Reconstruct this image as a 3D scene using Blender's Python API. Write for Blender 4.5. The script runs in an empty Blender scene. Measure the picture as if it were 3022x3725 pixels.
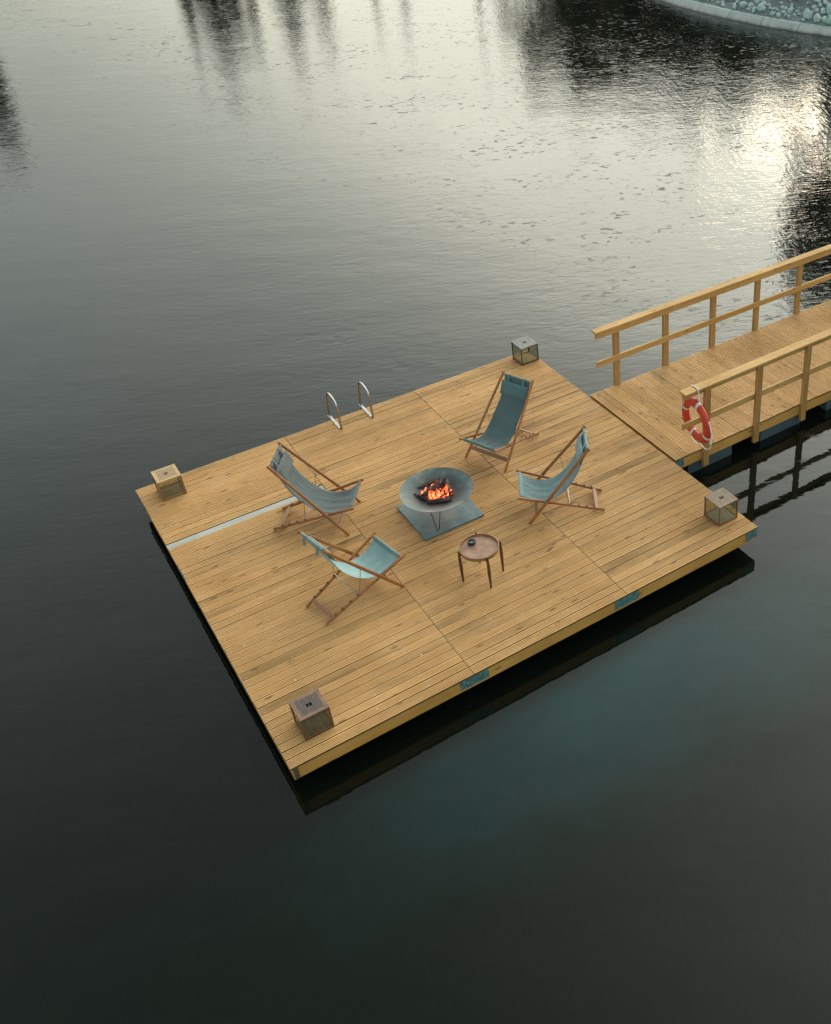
import bpy, math, random
import numpy as np
from mathutils import Vector, Matrix

random.seed(7)
SC = bpy.context.scene
COL = SC.collection
R = math.radians
V = Vector

# ------------------------------------------------------------------ camera
# World axes: x along the deck boards, y across them, z up. Deck top z = 0, water z = -0.40.
WATER = -0.40
DW, DD = 6.402, 5.875
cam_d = bpy.data.cameras.new('camera')
cam = bpy.data.objects.new('camera', cam_d)
COL.objects.link(cam)
SC.camera = cam
CAM = (-0.96577, -7.59098, 8.8)
m = Matrix(((0.80130347, 0.35575005, -0.4809934),
            (-0.59821842, 0.46719807, -0.65104584),
            (-0.00689041, 0.80942440, 0.58718367))).to_4x4()
m.translation = V(CAM)
cam.matrix_world = m
cam_d.sensor_fit = 'HORIZONTAL'
cam_d.sensor_width = 36.0
cam_d.lens = 44.394
cam_d.shift_x = -0.28243
cam_d.shift_y = -0.06868
cam_d.clip_start = 0.1
cam_d.clip_end = 5000

# ------------------------------------------------------------------ sky, sun, exposure
SUN_AZ, SUN_EL = 44.5, 9.0
world = bpy.data.worlds.new("World")
SC.world = world
world.use_nodes = True
wn, wl = world.node_tree.nodes, world.node_tree.links
bg = wn['Background']
sky = wn.new('ShaderNodeTexSky')
sky.sky_type = 'NISHITA'
sky.sun_disc = False
sky.sun_elevation = R(SUN_EL)
sky.sun_rotation = R(90 - SUN_AZ)
sky.air_density = 1.0
sky.dust_density = 3.0
sky.ozone_density = 1.0
hs = wn.new('ShaderNodeHueSaturation')
hs.inputs['Saturation'].default_value = 0.40
cap = wn.new('ShaderNodeVectorMath'); cap.operation = 'MINIMUM'      # thin cloud veils the bright aureole round the sun
cap.inputs[1].default_value = (10.0, 8.6, 6.6)
wl.new(sky.outputs[0], cap.inputs[0])
wl.new(cap.outputs[0], hs.inputs['Color'])
tint = wn.new('ShaderNodeMix'); tint.data_type = 'RGBA'; tint.blend_type = 'MULTIPLY'
tint.inputs[0].default_value = 1.0
wl.new(hs.outputs[0], tint.inputs[6])
tint.inputs[7].default_value = (0.945, 1.0, 0.905, 1)
# broad sky glow added out of view, off the sun, to light the deck
GLOW_AZ, GLOW_EL = 11.0, 34.0
tc = wn.new('ShaderNodeTexCoord')
dt = wn.new('ShaderNodeVectorMath'); dt.operation = 'DOT_PRODUCT'
wl.new(tc.outputs['Generated'], dt.inputs[0])
dt.inputs[1].default_value = (math.cos(R(GLOW_AZ)) * math.cos(R(GLOW_EL)), math.sin(R(GLOW_AZ)) * math.cos(R(GLOW_EL)), math.sin(R(GLOW_EL)))
def wmath(op, a, b, clamp=False):
    x = wn.new('ShaderNodeMath'); x.operation = op; x.use_clamp = clamp
    for i, q in enumerate((a, b)):
        if isinstance(q, (int, float)): x.inputs[i].default_value = q
        else: wl.new(q, x.inputs[i])
    return x.outputs[0]
lobe = wmath('POWER', wmath('MAXIMUM', dt.outputs['Value'], 0.0), 6.0)
gl = wn.new('ShaderNodeVectorMath'); gl.operation = 'SCALE'
gl.inputs[0].default_value = (0.96, 1.0, 0.90)
wl.new(wmath('MULTIPLY', lobe, 11.0), gl.inputs['Scale'])
ad = wn.new('ShaderNodeVectorMath'); ad.operation = 'ADD'
sz = wn.new('ShaderNodeSeparateXYZ'); wl.new(tc.outputs['Generated'], sz.inputs[0])
veil = wn.new('ShaderNodeValToRGB')          # a belt of thin cloud half way up, clearer and darker overhead
ve = veil.color_ramp.elements
for k_, (p_, c_) in enumerate(((0.15, 0.40), (0.22, 0.46), (0.32, 0.74), (0.47, 1.0), (0.64, 0.88), (0.9, 0.30))):
    e_ = ve[k_] if k_ < 2 else ve.new(p_)
    e_.position = p_; e_.color = (c_, c_, c_, 1)
wl.new(sz.outputs[2], veil.inputs[0])
bs_ = wn.new('ShaderNodeVectorMath'); bs_.operation = 'SCALE'
wl.new(tint.outputs[2], bs_.inputs[0]); wl.new(wmath('MULTIPLY', veil.outputs[0], 2.0), bs_.inputs['Scale'])
wl.new(bs_.outputs[0], ad.inputs[0]); wl.new(gl.outputs[0], ad.inputs[1])
wl.new(ad.outputs[0], bg.inputs['Color'])
bg.inputs['Strength'].default_value = 0.15

sd = bpy.data.lights.new('sun', 'SUN')
sd.energy = 0.5
sd.angle = R(19)
sd.color = (1.0, 0.80, 0.56)
sun = bpy.data.objects.new('sun', sd)
COL.objects.link(sun)
sdir = V((math.cos(R(SUN_AZ)) * math.cos(R(SUN_EL)), math.sin(R(SUN_AZ)) * math.cos(R(SUN_EL)), math.sin(R(SUN_EL))))
sun.rotation_euler = sdir.to_track_quat('Z', 'Y').to_euler()
sun.location = sdir * 60

SC.view_settings.view_transform = 'Standard'
SC.view_settings.look = 'None'
SC.view_settings.gamma = 1.0
SC.view_settings.use_curve_mapping = False
SC.view_settings.exposure = 1.06
SC.cycles.use_denoising = True
SC.cycles.max_bounces = 8
SC.cycles.transparent_max_bounces = 12
SC.cycles.sample_clamp_indirect = 8.0

# ------------------------------------------------------------------ helpers
def tag(o, label=None, cat=None, group=None, kind=None):
    if label: o['label'] = label
    if cat: o['category'] = cat
    if group: o['group'] = group
    if kind: o['kind'] = kind
    return o

def empty(name, loc=(0, 0, 0), rz=0.0):
    o = bpy.data.objects.new(name, None)
    COL.objects.link(o)
    o.empty_display_size = 0.2
    o.location = loc
    o.rotation_euler = (0, 0, rz)
    return o

class MB:
    def __init__(s):
        s.v = []; s.f = []
    def add(s, vs, fs):
        n = len(s.v)
        s.v += [tuple(p) for p in vs]
        s.f += [tuple(i + n for i in f) for f in fs]
        return s
    def box(s, a, b, M=None):
        x0, y0, z0 = a; x1, y1, z1 = b
        vs = [V(p) for p in ((x0, y0, z0), (x1, y0, z0), (x1, y1, z0), (x0, y1, z0), (x0, y0, z1), (x1, y0, z1), (x1, y1, z1), (x0, y1, z1))]
        if M: vs = [M @ p for p in vs]
        return s.add(vs, ((0, 3, 2, 1), (4, 5, 6, 7), (0, 1, 5, 4), (1, 2, 6, 5), (2, 3, 7, 6), (3, 0, 4, 7)))
    def cbox(s, a, b, c=0.003):
        """box whose long axis edges are chamfered"""
        d = [b[i] - a[i] for i in range(3)]
        k = d.index(max(d))
        p0 = [(a[i] + b[i]) / 2 for i in range(3)]; p1 = list(p0)
        p0[k] = a[k]; p1[k] = b[k]
        up = V((0, 0, 1)) if k != 2 else V((0, 1, 0))
        t = V(p1) - V(p0)
        sd_ = t.normalized().cross(up)
        w = abs(sum(sd_[i] * d[i] for i in range(3)))
        h = abs(sum(up[i] * d[i] for i in range(3)))
        return s.beam(p0, p1, w, h, up, c)
    def beam(s, p0, p1, w, h, up=(0, 0, 1), c=0.004, w1=None, h1=None):
        """bar with chamfered section, width w (side) and height h (along up)"""
        p0, p1 = V(p0), V(p1)
        t = (p1 - p0).normalized()
        up = V(up)
        sdv = t.cross(up)
        if sdv.length < 1e-6: sdv = t.cross(V((1, 0, 0)))
        sdv.normalize()
        u = sdv.cross(t).normalized()
        w1 = w if w1 is None else w1; h1 = h if h1 is None else h1
        vs = []
        for p, ww, hh in ((p0, w, h), (p1, w1, h1)):
            a, b = ww / 2, hh / 2
            cc = min(c, a * 0.9, b * 0.9)
            for x, y in ((a, -b + cc), (a, b - cc), (a - cc, b), (-a + cc, b), (-a, b - cc), (-a, -b + cc), (-a + cc, -b), (a - cc, -b)):
                vs.append(p + sdv * x + u * y)
        fs = [(i, (i + 1) % 8, 8 + (i + 1) % 8, 8 + i) for i in range(8)]
        fs += [tuple(range(7, -1, -1)), tuple(range(8, 16))]
        return s.add(vs, fs)
    def tube(s, pts, r, n=10, closed=False, cap=True):
        pts = [V(p) for p in pts]
        N = len(pts)
        rr = r if isinstance(r, (list, tuple)) else [r] * N
        prev = None
        rings = []
        for i, p in enumerate(pts):
            a = pts[i - 1] if (i > 0 or closed) else pts[i]
            b = pts[(i + 1) % N] if (i < N - 1 or closed) else pts[i]
            t = (b - a).normalized()
            if prev is None:
                q = t.cross(V((0, 0, 1)))
                if q.length < 1e-3: q = t.cross(V((1, 0, 0)))
            else:
                q = prev - t * prev.dot(t)
            q.normalize(); prev = q
            w = t.cross(q)
            rings.append([p + (q * math.cos(2 * math.pi * k / n) + w * math.sin(2 * math.pi * k / n)) * rr[i] for k in range(n)])
        vs = [p for ring in rings for p in ring]
        fs = []
        for i in range(N if closed else N - 1):
            j = (i + 1) % N
            for k in range(n):
                fs.append((i * n + k, i * n + (k + 1) % n, j * n + (k + 1) % n, j * n + k))
        if cap and not closed:
            fs.append(tuple(range(n - 1, -1, -1)))
            fs.append(tuple((N - 1) * n + k for k in range(n)))
        return s.add(vs, fs)
    def lathe(s, prof, n=48, c=(0, 0, 0), closed=True):
        """prof: (r, z) outline; closed joins last to first"""
        vs = []
        for k in range(n):
            a = 2 * math.pi * k / n
            for r, z in prof:
                vs.append((c[0] + r * math.cos(a), c[1] + r * math.sin(a), c[2] + z))
        P = len(prof); fs = []
        for k in range(n):
            k2 = (k + 1) % n
            for i in range(P if closed else P - 1):
                j = (i + 1) % P
                fs.append((k * P + i, k2 * P + i, k2 * P + j, k * P + j))
        return s.add(vs, fs)
    def build(s, name, mat=None, parent=None, smooth=None):
        me = bpy.data.meshes.new(name)
        me.from_pydata(s.v, [], s.f)
        me.validate()
        me.update()
        if mat: me.materials.append(mat)
        if smooth is not None:
            me.shade_smooth()
            if smooth < 180:
                me.set_sharp_from_angle(angle=R(smooth))
        o = bpy.data.objects.new(name, me)
        COL.objects.link(o)
        if parent: o.parent = parent
        return o

def copy_tree(o, parent=None):
    c = o.copy(); COL.objects.link(c)
    if parent: c.parent = parent
    for ch in list(o.children): copy_tree(ch, c)
    return c

# ------------------------------------------------------------------ materials
class NT:
    def __init__(s, name):
        s.m = bpy.data.materials.new(name); s.m.use_nodes = True
        s.n, s.l = s.m.node_tree.nodes, s.m.node_tree.links
        s.bsdf = s.n['Principled BSDF']
        s.out = s.n['Material Output']
    def new(s, t, **kw):
        x = s.n.new(t)
        for k, v in kw.items(): setattr(x, k, v)
        return x
    def link(s, a, b): s.l.new(a, b)
    def pos(s, obj=True):
        tc = s.new('ShaderNodeTexCoord')
        return tc.outputs['Object'] if obj else s.new('ShaderNodeNewGeometry').outputs['Position']
    def map(s, src, scale=(1, 1, 1), rot=(0, 0, 0), loc=(0, 0, 0)):
        x = s.new('ShaderNodeMapping')
        x.inputs['Scale'].default_value = scale
        x.inputs['Rotation'].default_value = rot
        x.inputs['Location'].default_value = loc
        s.link(src, x.inputs['Vector'])
        return x.outputs[0]
    def noise(s, vec, scale=1, detail=4, rough=0.5, dist=0.0, out=0):
        x = s.new('ShaderNodeTexNoise')
        s.link(vec, x.inputs['Vector'])
        x.inputs['Scale'].default_value = scale
        x.inputs['Detail'].default_value = detail
        x.inputs['Roughness'].default_value = rough
        x.inputs['Distortion'].default_value = dist
        return x.outputs[out]
    def vor(s, vec, scale=1, feature='F1', rnd=1.0):
        x = s.new('ShaderNodeTexVoronoi', feature=feature)
        s.link(vec, x.inputs['Vector'])
        x.inputs['Scale'].default_value = scale
        x.inputs['Randomness'].default_value = rnd
        return x
    def math(s, op, a, b=None, c=None, clamp=False):
        x = s.new('ShaderNodeMath', operation=op, use_clamp=clamp)
        for i, q in enumerate((a, b, c)):
            if q is None: continue
            if isinstance(q, (int, float)): x.inputs[i].default_value = q
            else: s.link(q, x.inputs[i])
        return x.outputs[0]
    def ramp(s, fac, stops, interp='LINEAR'):
        x = s.new('ShaderNodeValToRGB')
        x.color_ramp.interpolation = interp
        e = x.color_ramp.elements
        while len(e) < len(stops): e.new(0.5)
        for i, (p, c) in enumerate(stops):
            e[i].position = p
            e[i].color = (c, c, c, 1) if isinstance(c, (int, float)) else (*c, 1)
        s.link(fac, x.inputs[0])
        return x.outputs[0]
    def mix(s, fac, a, b, blend='MIX'):
        x = s.new('ShaderNodeMix', data_type='RGBA', blend_type=blend)
        for i, q in ((0, fac), (6, a), (7, b)):
            if isinstance(q, (int, float)): x.inputs[i].default_value = q if i == 0 else (q, q, q, 1)
            elif isinstance(q, tuple): x.inputs[i].default_value = (*q, 1)
            else: s.link(q, x.inputs[i])
        return x.outputs[2]
    def sep(s, vec):
        x = s.new('ShaderNodeSeparateXYZ'); s.link(vec, x.inputs[0]); return x.outputs
    def comb(s, x_, y_, z_=0.0):
        x = s.new('ShaderNodeCombineXYZ')
        for i, q in enumerate((x_, y_, z_)):
            if isinstance(q, (int, float)): x.inputs[i].default_value = q
            else: s.link(q, x.inputs[i])
        return x.outputs[0]
    def white(s, w):
        x = s.new('ShaderNodeTexWhiteNoise', noise_dimensions='1D')
        s.link(w, x.inputs['W']); return x.outputs
    def bump(s, h, strength=0.3, dist=0.01, normal=None):
        x = s.new('ShaderNodeBump')
        x.inputs['Strength'].default_value = strength
        x.inputs['Distance'].default_value = dist
        s.link(h, x.inputs['Height'])
        if normal is not None: s.link(normal, x.inputs['Normal'])
        return x.outputs[0]
    def set(s, **kw):
        for k, v in kw.items():
            k = k.replace('_', ' ')
            i = s.bsdf.inputs[k]
            if isinstance(v, (int, float)): i.default_value = v
            elif isinstance(v, tuple): i.default_value = (*v, 1) if len(v) == 3 else v
            else: s.link(v, i)
        return s

def wood_mat(name, base, dark, light, along='x', pitch=0.1224, seg=None, grain=1.0, knots=1.0, specks=0.0, rough=0.62, edge=0.0, offset=0.0):
    """pine board: a tone per board, grain streaks along it, knots; board index from position across it"""
    t = NT(name)
    p = t.pos(obj=False)
    x, y, z = t.sep(p)
    if along == 'y': x, y = y, x
    if pitch:
        idx = t.math('FLOOR', t.math('DIVIDE', t.math('SUBTRACT', y, offset), pitch))
        if seg:
            idx = t.math('ADD', idx, t.math('MULTIPLY', t.math('FLOOR', t.math('DIVIDE', x, seg)), 97.0))
    else:
        idx = t.math('MULTIPLY', t.math('FLOOR', t.math('MULTIPLY', x, 0.0)), 1.0)
    wv = t.white(idx)
    shift = t.math('MULTIPLY', wv[0], 37.0)
    vec = t.comb(t.math('ADD', x, shift), y, z)
    streak = t.noise(t.map(vec, (2.2, 75, 75)), 1, 5, 0.6, 0.6)
    broad = t.noise(t.map(vec, (0.9, 5, 5)), 1, 3, 0.5)
    tone = t.mix(0.3, streak, broad)
    tone = t.ramp(tone, [(0.25, dark), (0.5, base), (0.75, light)])
    # per board tint
    v1 = t.ramp(wv[0], [(0.0, 0.90), (1.0, 1.06)])
    tone = t.mix(1.0, tone, v1, 'MULTIPLY')
    warm = t.ramp(wv[0], [(0.0, (1.04, 1.0, 0.92)), (0.5, (1.0, 0.99, 1.0)), (1.0, (1.0, 0.98, 1.0))])
    tone = t.mix(0.6, tone, warm, 'MULTIPLY')
    # blotches over several boards (damp, weather)
    bl = t.noise(p, 0.9, 4, 0.6)
    tone = t.mix(t.ramp(bl, [(0.40, 0.0), (0.68, 0.75)]), tone, t.mix(1.0, tone, (0.74, 0.68, 0.58), 'MULTIPLY'))
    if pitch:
        depth_dark = t.ramp(t.math('ADD', t.math('MULTIPLY', z, -100.0), t.math('MULTIPLY', t.math('SUBTRACT', broad, 0.5), 0.5)), [(0.12, 0.0), (0.36, 0.95)])
        tone = t.mix(depth_dark, tone, (0.10, 0.060, 0.018))  # darker the deeper a point lies below the board top
    # knots
    kv = t.vor(t.map(vec, (2.6, 8.2, 8.2)), 1.0)
    kd = t.math('ADD', kv.outputs['Distance'], t.math('MULTIPLY', t.noise(vec, 30, 2), 0.06))
    kn = t.ramp(kd, [(0.10, 1.0), (0.20, 0.0)])
    kn = t.math('MULTIPLY', kn, 0.8 * knots)
    tone = t.mix(kn, tone, tuple(c * 0.33 for c in dark))
    fl = t.vor(t.map(vec, (5, 30, 30)), 1.0)
    fk = t.math('MULTIPLY', t.ramp(fl.outputs['Distance'], [(0.06, 1.0), (0.14, 0.0)]), 0.45 * knots)
    tone = t.mix(fk, tone, tuple(c * 0.4 for c in dark))
    if seg:
        fx = t.math('ABSOLUTE', t.math('MULTIPLY', t.math('SUBTRACT', t.math('FRACT', t.math('ADD', t.math('DIVIDE', t.math('SUBTRACT', x, 0.045), 0.5335), 0.5)), 0.5), 0.5335))
        fy = t.math('MULTIPLY', t.math('SUBTRACT', t.math('ABSOLUTE', t.math('SUBTRACT', t.math('FRACT', t.math('DIVIDE', y, pitch)), 0.5)), 0.28), pitch)
        rad = t.math('SQRT', t.math('ADD', t.math('POWER', fx, 2), t.math('POWER', fy, 2)))
        tone = t.mix(t.ramp(rad, [(0.0045, 0.75), (0.0075, 0.0)]), tone, (0.60, 0.58, 0.50))
        fox = t.math('MULTIPLY', t.ramp(t.noise(t.map(p, (3, 7, 1), loc=(4, 9, 0)), 1, 5, 0.7), [(0.60, 0.0), (0.72, 0.55)]), 1.0)
        tone = t.mix(fox, tone, (0.22, 0.15, 0.075))
    if name == 'rail_pine':
        fx = t.math('MULTIPLY', t.math('SUBTRACT', t.math('FRACT', t.math('ADD', t.math('DIVIDE', t.math('SUBTRACT', x, 6.995), 0.9905), 0.5)), 0.5), 0.9905)
        for ox, oy in ((0.02, 1.84), (-0.025, 1.86), (0.02, 4.05), (-0.025, 4.07), (0.0, 4.03), (0.005, 1.805)):
            rad = t.math('SQRT', t.math('ADD', t.math('POWER', t.math('SUBTRACT', fx, ox), 2), t.math('POWER', t.math('SUBTRACT', y, oy), 2)))
            tone = t.mix(t.math('MULTIPLY', t.ramp(rad, [(0.005, 0.8), (0.009, 0.0)]), t.math('GREATER_THAN', z, 1.09)), tone, (0.10, 0.05, 0.02))
    if specks:
        sp = t.vor(t.map(p, (1, 1, 1)), 5.5)
        on = t.math('GREATER_THAN', t.white(t.sep(sp.outputs['Color'])[0])[0], 0.78)
        s1 = t.math('MULTIPLY', t.ramp(t.math('ADD', sp.outputs['Distance'], t.math('MULTIPLY', t.noise(p, 90, 2), 0.05)), [(0.075, 1.0), (0.10, 0.0)]), on)
        tone = t.mix(t.math('MULTIPLY', s1, specks), tone, (0.62, 0.66, 0.62))
    t.set(Base_Color=tone, Roughness=t.ramp(streak, [(0.3, rough + 0.1), (0.7, rough - 0.06)]))
    t.set(Specular_IOR_Level=0.35)
    t.link(t.bump(streak, 0.25, 0.004), t.bsdf.inputs['Normal'])
    return t.m

PB, PD, PL = (0.74, 0.415, 0.165), (0.52, 0.262, 0.088), (0.84, 0.53, 0.245)
M_DECK = wood_mat('deck_pine', PB, PD, PL, 'x', 0.12239, seg=2.134, specks=0.9)
M_WALK = wood_mat('walkway_pine', PB, PD, PL, 'y', 0.1240, offset=6.452, specks=0.5)
M_EDGE = wood_mat('edge_board_pine', (0.56, 0.295, 0.075), (0.38, 0.18, 0.038), (0.64, 0.375, 0.12), 'x', None, knots=0.9)
M_EDGEY = wood_mat('edge_board_pine_cross', (0.56, 0.295, 0.075), (0.38, 0.18, 0.038), (0.64, 0.375, 0.12), 'y', None, knots=0.9)
M_RAIL = wood_mat('rail_pine', (0.56, 0.33, 0.115), (0.42, 0.225, 0.068), (0.66, 0.42, 0.17), 'x', None, knots=0.8)
M_STRIP = wood_mat('weathered_board', (0.42, 0.42, 0.38), (0.28, 0.28, 0.25), (0.54, 0.54, 0.50), 'x', None, knots=0.3)

def post_mat():
    t = NT('post_pine')
    p = t.pos(obj=False)
    st = t.noise(t.map(p, (45, 45, 1.6)), 1, 5, 0.6, 0.5)
    c = t.ramp(st, [(0.3, (0.30, 0.155, 0.045)), (0.5, (0.41, 0.225, 0.072)), (0.7, (0.50, 0.30, 0.11))])
    kv = t.vor(t.map(p, (9, 9, 3.0)), 1.0)
    c = t.mix(t.ramp(kv.outputs['Distance'], [(0.07, 0.7), (0.14, 0.0)]), c, (0.14, 0.06, 0.02))
    t.set(Base_Color=c, Roughness=0.6)
    t.link(t.bump(st, 0.3, 0.004), t.bsdf.inputs['Normal'])
    return t.m
M_POST = post_mat()

def hardwood(name, base, dark, rough=0.42, scale=1.0):
    t = NT(name)
    p = t.pos()
    n = t.noise(t.map(p, (18 * scale, 18 * scale, 18 * scale)), 1, 5, 0.62, 1.2)
    n2 = t.noise(p, 2.5, 3)
    c = t.ramp(t.mix(0.4, n, n2), [(0.36, dark), (0.62, base)])
    t.set(Base_Color=c, Roughness=rough)
    t.link(t.bump(n, 0.15, 0.003), t.bsdf.inputs['Normal'])
    return t.m
M_TEAK = hardwood('oiled_chair_wood', (0.40, 0.155, 0.045), (0.21, 0.075, 0.024), 0.38)
M_TEAK2 = hardwood('worn_chair_wood', (0.36, 0.175, 0.085), (0.22, 0.10, 0.045), 0.5)
M_TABLELEG = hardwood('dark_table_leg', (0.15, 0.052, 0.020), (0.07, 0.022, 0.010), 0.4)
M_TRAYRIM = hardwood('tray_rim', (0.34, 0.17, 0.07), (0.22, 0.10, 0.04), 0.4)

def tray_mat():
    t = NT('tray_surface')
    p = t.pos()
    n = t.noise(p, 9, 5, 0.6)
    c = t.ramp(n, [(0.3, (0.20, 0.105, 0.070)), (0.55, (0.31, 0.175, 0.115)), (0.75, (0.40, 0.24, 0.14))])
    r = t.ramp(t.noise(p, 14, 4), [(0.35, 0.38), (0.7, 0.6)])
    t.set(Base_Color=c, Roughness=r, Specular_IOR_Level=0.35)
    return t.m
M_TRAY = tray_mat()

def fabric(name, k):
    t = NT(name)
    p = t.pos()
    w = t.noise(t.map(p, (260, 260, 260)), 1, 2, 0.6)
    b = t.noise(p, 4, 4, 0.55)
    c = t.ramp(t.mix(0.35, b, w), [(0.3, tuple(q * 0.8 for q in k)), (0.6, k), (0.8, tuple(q * 1.18 for q in k))])
    t.set(Base_Color=c, Roughness=0.85, Sheen_Weight=0.35, Sheen_Roughness=0.5, Specular_IOR_Level=0.2)
    cr = t.noise(t.map(p, (7, 2.2, 2.2), (0.2, 0.1, 0.4)), 1, 4, 0.6, 0.9)
    t.link(t.bump(w, 0.15, 0.002, t.bump(cr, 0.9, 0.035)), t.bsdf.inputs['Normal'])
    tr = t.new('ShaderNodeBsdfTranslucent')
    t.link(t.mix(1.0, c, (1.5, 1.5, 1.4), 'MULTIPLY'), tr.inputs['Color'])
    mx = t.new('ShaderNodeMixShader'); mx.inputs[0].default_value = 0.25
    t.link(t.bsdf.outputs[0], mx.inputs[1]); t.link(tr.outputs[0], mx.inputs[2])
    t.link(mx.outputs[0], t.out.inputs['Surface'])
    return t.m
FAB = {'N': ((0.125, 0.190, 0.195)), 'E': ((0.20, 0.30, 0.315)), 'W': ((0.150, 0.182, 0.186)), 'S': ((0.34, 0.50, 0.51))}
FAB = {k: (fabric('canvas_' + n, c), fabric('headrest_' + n, tuple(q * 1.0 for q in c2))) for (k, c), n, c2 in zip(FAB.items(), ('deep_teal', 'blue', 'faded_grey', 'pale_turquoise'), ((0.12, 0.225, 0.235), (0.27, 0.40, 0.41), (0.150, 0.172, 0.172), (0.25, 0.33, 0.33)))}

def pillow_mat():
    t = NT('headrest_canvas')
    p = t.pos()
    b = t.noise(p, 6, 4, 0.55)
    w = t.noise(p, 240, 2)
    c = t.ramp(t.mix(0.3, b, w), [(0.3, (0.15, 0.235, 0.24)), (0.7, (0.20, 0.30, 0.30))])
    t.set(Base_Color=c, Roughness=0.85, Sheen_Weight=0.4, Sheen_Roughness=0.5, Specular_IOR_Level=0.2)
    t.link(t.bump(b, 0.35, 0.02), t.bsdf.inputs['Normal'])
    return t.m
M_PIL = pillow_mat()

def simple(name, col, rough=0.5, metal=0.0, nscale=0, var=0.25, bump=0.0, spec=0.5):
    t = NT(name)
    if nscale:
        p = t.pos()
        n = t.noise(p, nscale, 5, 0.6)
        c = t.ramp(n, [(0.3, tuple(x * (1 - var) for x in col)), (0.7, tuple(min(1, x * (1 + var)) for x in col))])
        t.set(Base_Color=c)
        if bump: t.link(t.bump(n, bump, 0.01), t.bsdf.inputs['Normal'])
    else: t.set(Base_Color=col)
    t.set(Roughness=rough, Metallic=metal, Specular_IOR_Level=spec)
    return t.m
M_STEEL = simple('stainless_steel', (0.40, 0.39, 0.37), 0.36, 1.0)
M_STEELP = simple('brushed_plate', (0.46, 0.46, 0.45), 0.58, 1.0, 20, 0.12)
M_ROD = simple('brass_coloured_rod', (0.42, 0.36, 0.26), 0.35, 1.0)
M_ROPE = simple('white_rope', (0.78, 0.79, 0.78), 0.8, 0, 120, 0.12, 0.3)
M_PEG = simple('dark_peg', (0.06, 0.03, 0.018), 0.5)
M_BLACKIRON = simple('dark_iron_rod', (0.045, 0.042, 0.04), 0.45, 0.6)
M_FLOAT = simple('float_plastic', (0.055, 0.082, 0.095), 0.45, 0, 3, 0.25)
M_DARKFLOAT = simple('dark_float_plastic', (0.012, 0.014, 0.015), 0.6)
M_BUOY = simple('red_buoy_plastic', (0.56, 0.045, 0.022), 0.38, 0, 6, 0.14)
M_BAND = simple('reflective_tape', (0.62, 0.68, 0.68), 0.4, 0, 60, 0.08)
M_CUP = simple('black_holder', (0.018, 0.022, 0.024), 0.32, 0, 30, 0.5)
M_WAX = simple('candle_wax', (0.55, 0.62, 0.62), 0.5)
M_INSIDE_SHADE = simple('painted_inside_shade', (0.01, 0.01, 0.01), 0.9)

def galv():
    t = NT('galvanised_plate')
    p = t.pos(obj=False)
    v = t.vor(p, 55)
    n = t.noise(p, 14, 5, 0.7)
    c = t.ramp(t.mix(0.6, t.sep(v.outputs['Color'])[0], n), [(0.25, (0.05, 0.13, 0.14)), (0.5, (0.10, 0.235, 0.235)), (0.75, (0.21, 0.38, 0.36))])
    t.set(Base_Color=c, Roughness=0.45, Metallic=0.35)
    return t.m
M_GALV = galv()

def slab_mat():
    t = NT('steel_ground_plate')
    p = t.pos()
    n = t.noise(p, 5, 6, 0.62, 0.4)
    c = t.ramp(n, [(0.32, (0.065, 0.115, 0.127)), (0.5, (0.10, 0.165, 0.175)), (0.66, (0.155, 0.20, 0.203))])
    n2 = t.noise(t.map(p, (1, 1, 1), loc=(3.1, 1.7, 0)), 3.2, 5, 0.7)
    c = t.mix(t.ramp(n2, [(0.55, 0.0), (0.72, 0.6)]), c, (0.16, 0.14, 0.135))
    sp = t.vor(p, 6.0)
    s1 = t.math('MULTIPLY', t.ramp(t.math('ADD', sp.outputs['Distance'], t.math('MULTIPLY', t.noise(p, 60, 2), 0.06)), [(0.09, 1.0), (0.12, 0.0)]), t.math('GREATER_THAN', t.white(t.sep(sp.outputs['Color'])[0])[0], 0.7))
    c = t.mix(s1, c, (0.55, 0.60, 0.56))
    t.set(Base_Color=c, Roughness=t.ramp(n2, [(0.3, 0.42), (0.7, 0.65)]), Metallic=0.1)
    return t.m
M_SLAB = slab_mat()

def bowl_mat():
    t = NT('fire_bowl_steel')
    p = t.pos()
    n = t.noise(p, 4.5, 6, 0.62, 0.5)
    c = t.ramp(n, [(0.36, (0.05, 0.105, 0.112)), (0.5, (0.09, 0.135, 0.135)), (0.64, (0.185, 0.185, 0.175))])
    # soot around the hearth, ragged edge
    x, y, z = t.sep(p)
    r = t.math('SQRT', t.math('ADD', t.math('POWER', x, 2), t.math('POWER', y, 2)))
    r = t.math('ADD', r, t.math('MULTIPLY', t.math('SUBTRACT', t.noise(p, 9, 5, 0.65), 0.5), 0.16))
    c = t.mix(t.ramp(r, [(0.28, 1.0), (0.46, 0.0)]), c, (0.020, 0.018, 0.018))
    # rust at the lip
    n3 = t.noise(p, 16, 5, 0.7)
    rr = t.math('MULTIPLY', t.ramp(r, [(0.40, 0.0), (0.50, 1.0)]), t.ramp(n3, [(0.45, 0.0), (0.65, 0.6)]))
    c = t.mix(rr, c, (0.12, 0.075, 0.06))
    t.set(Base_Color=c, Roughness=t.ramp(n, [(0.3, 0.5), (0.7, 0.62)]), Metallic=0.15)
    t.link(t.bump(n3, 0.15, 0.004), t.bsdf.inputs['Normal'])
    return t.m
M_BOWL = bowl_mat()

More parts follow.
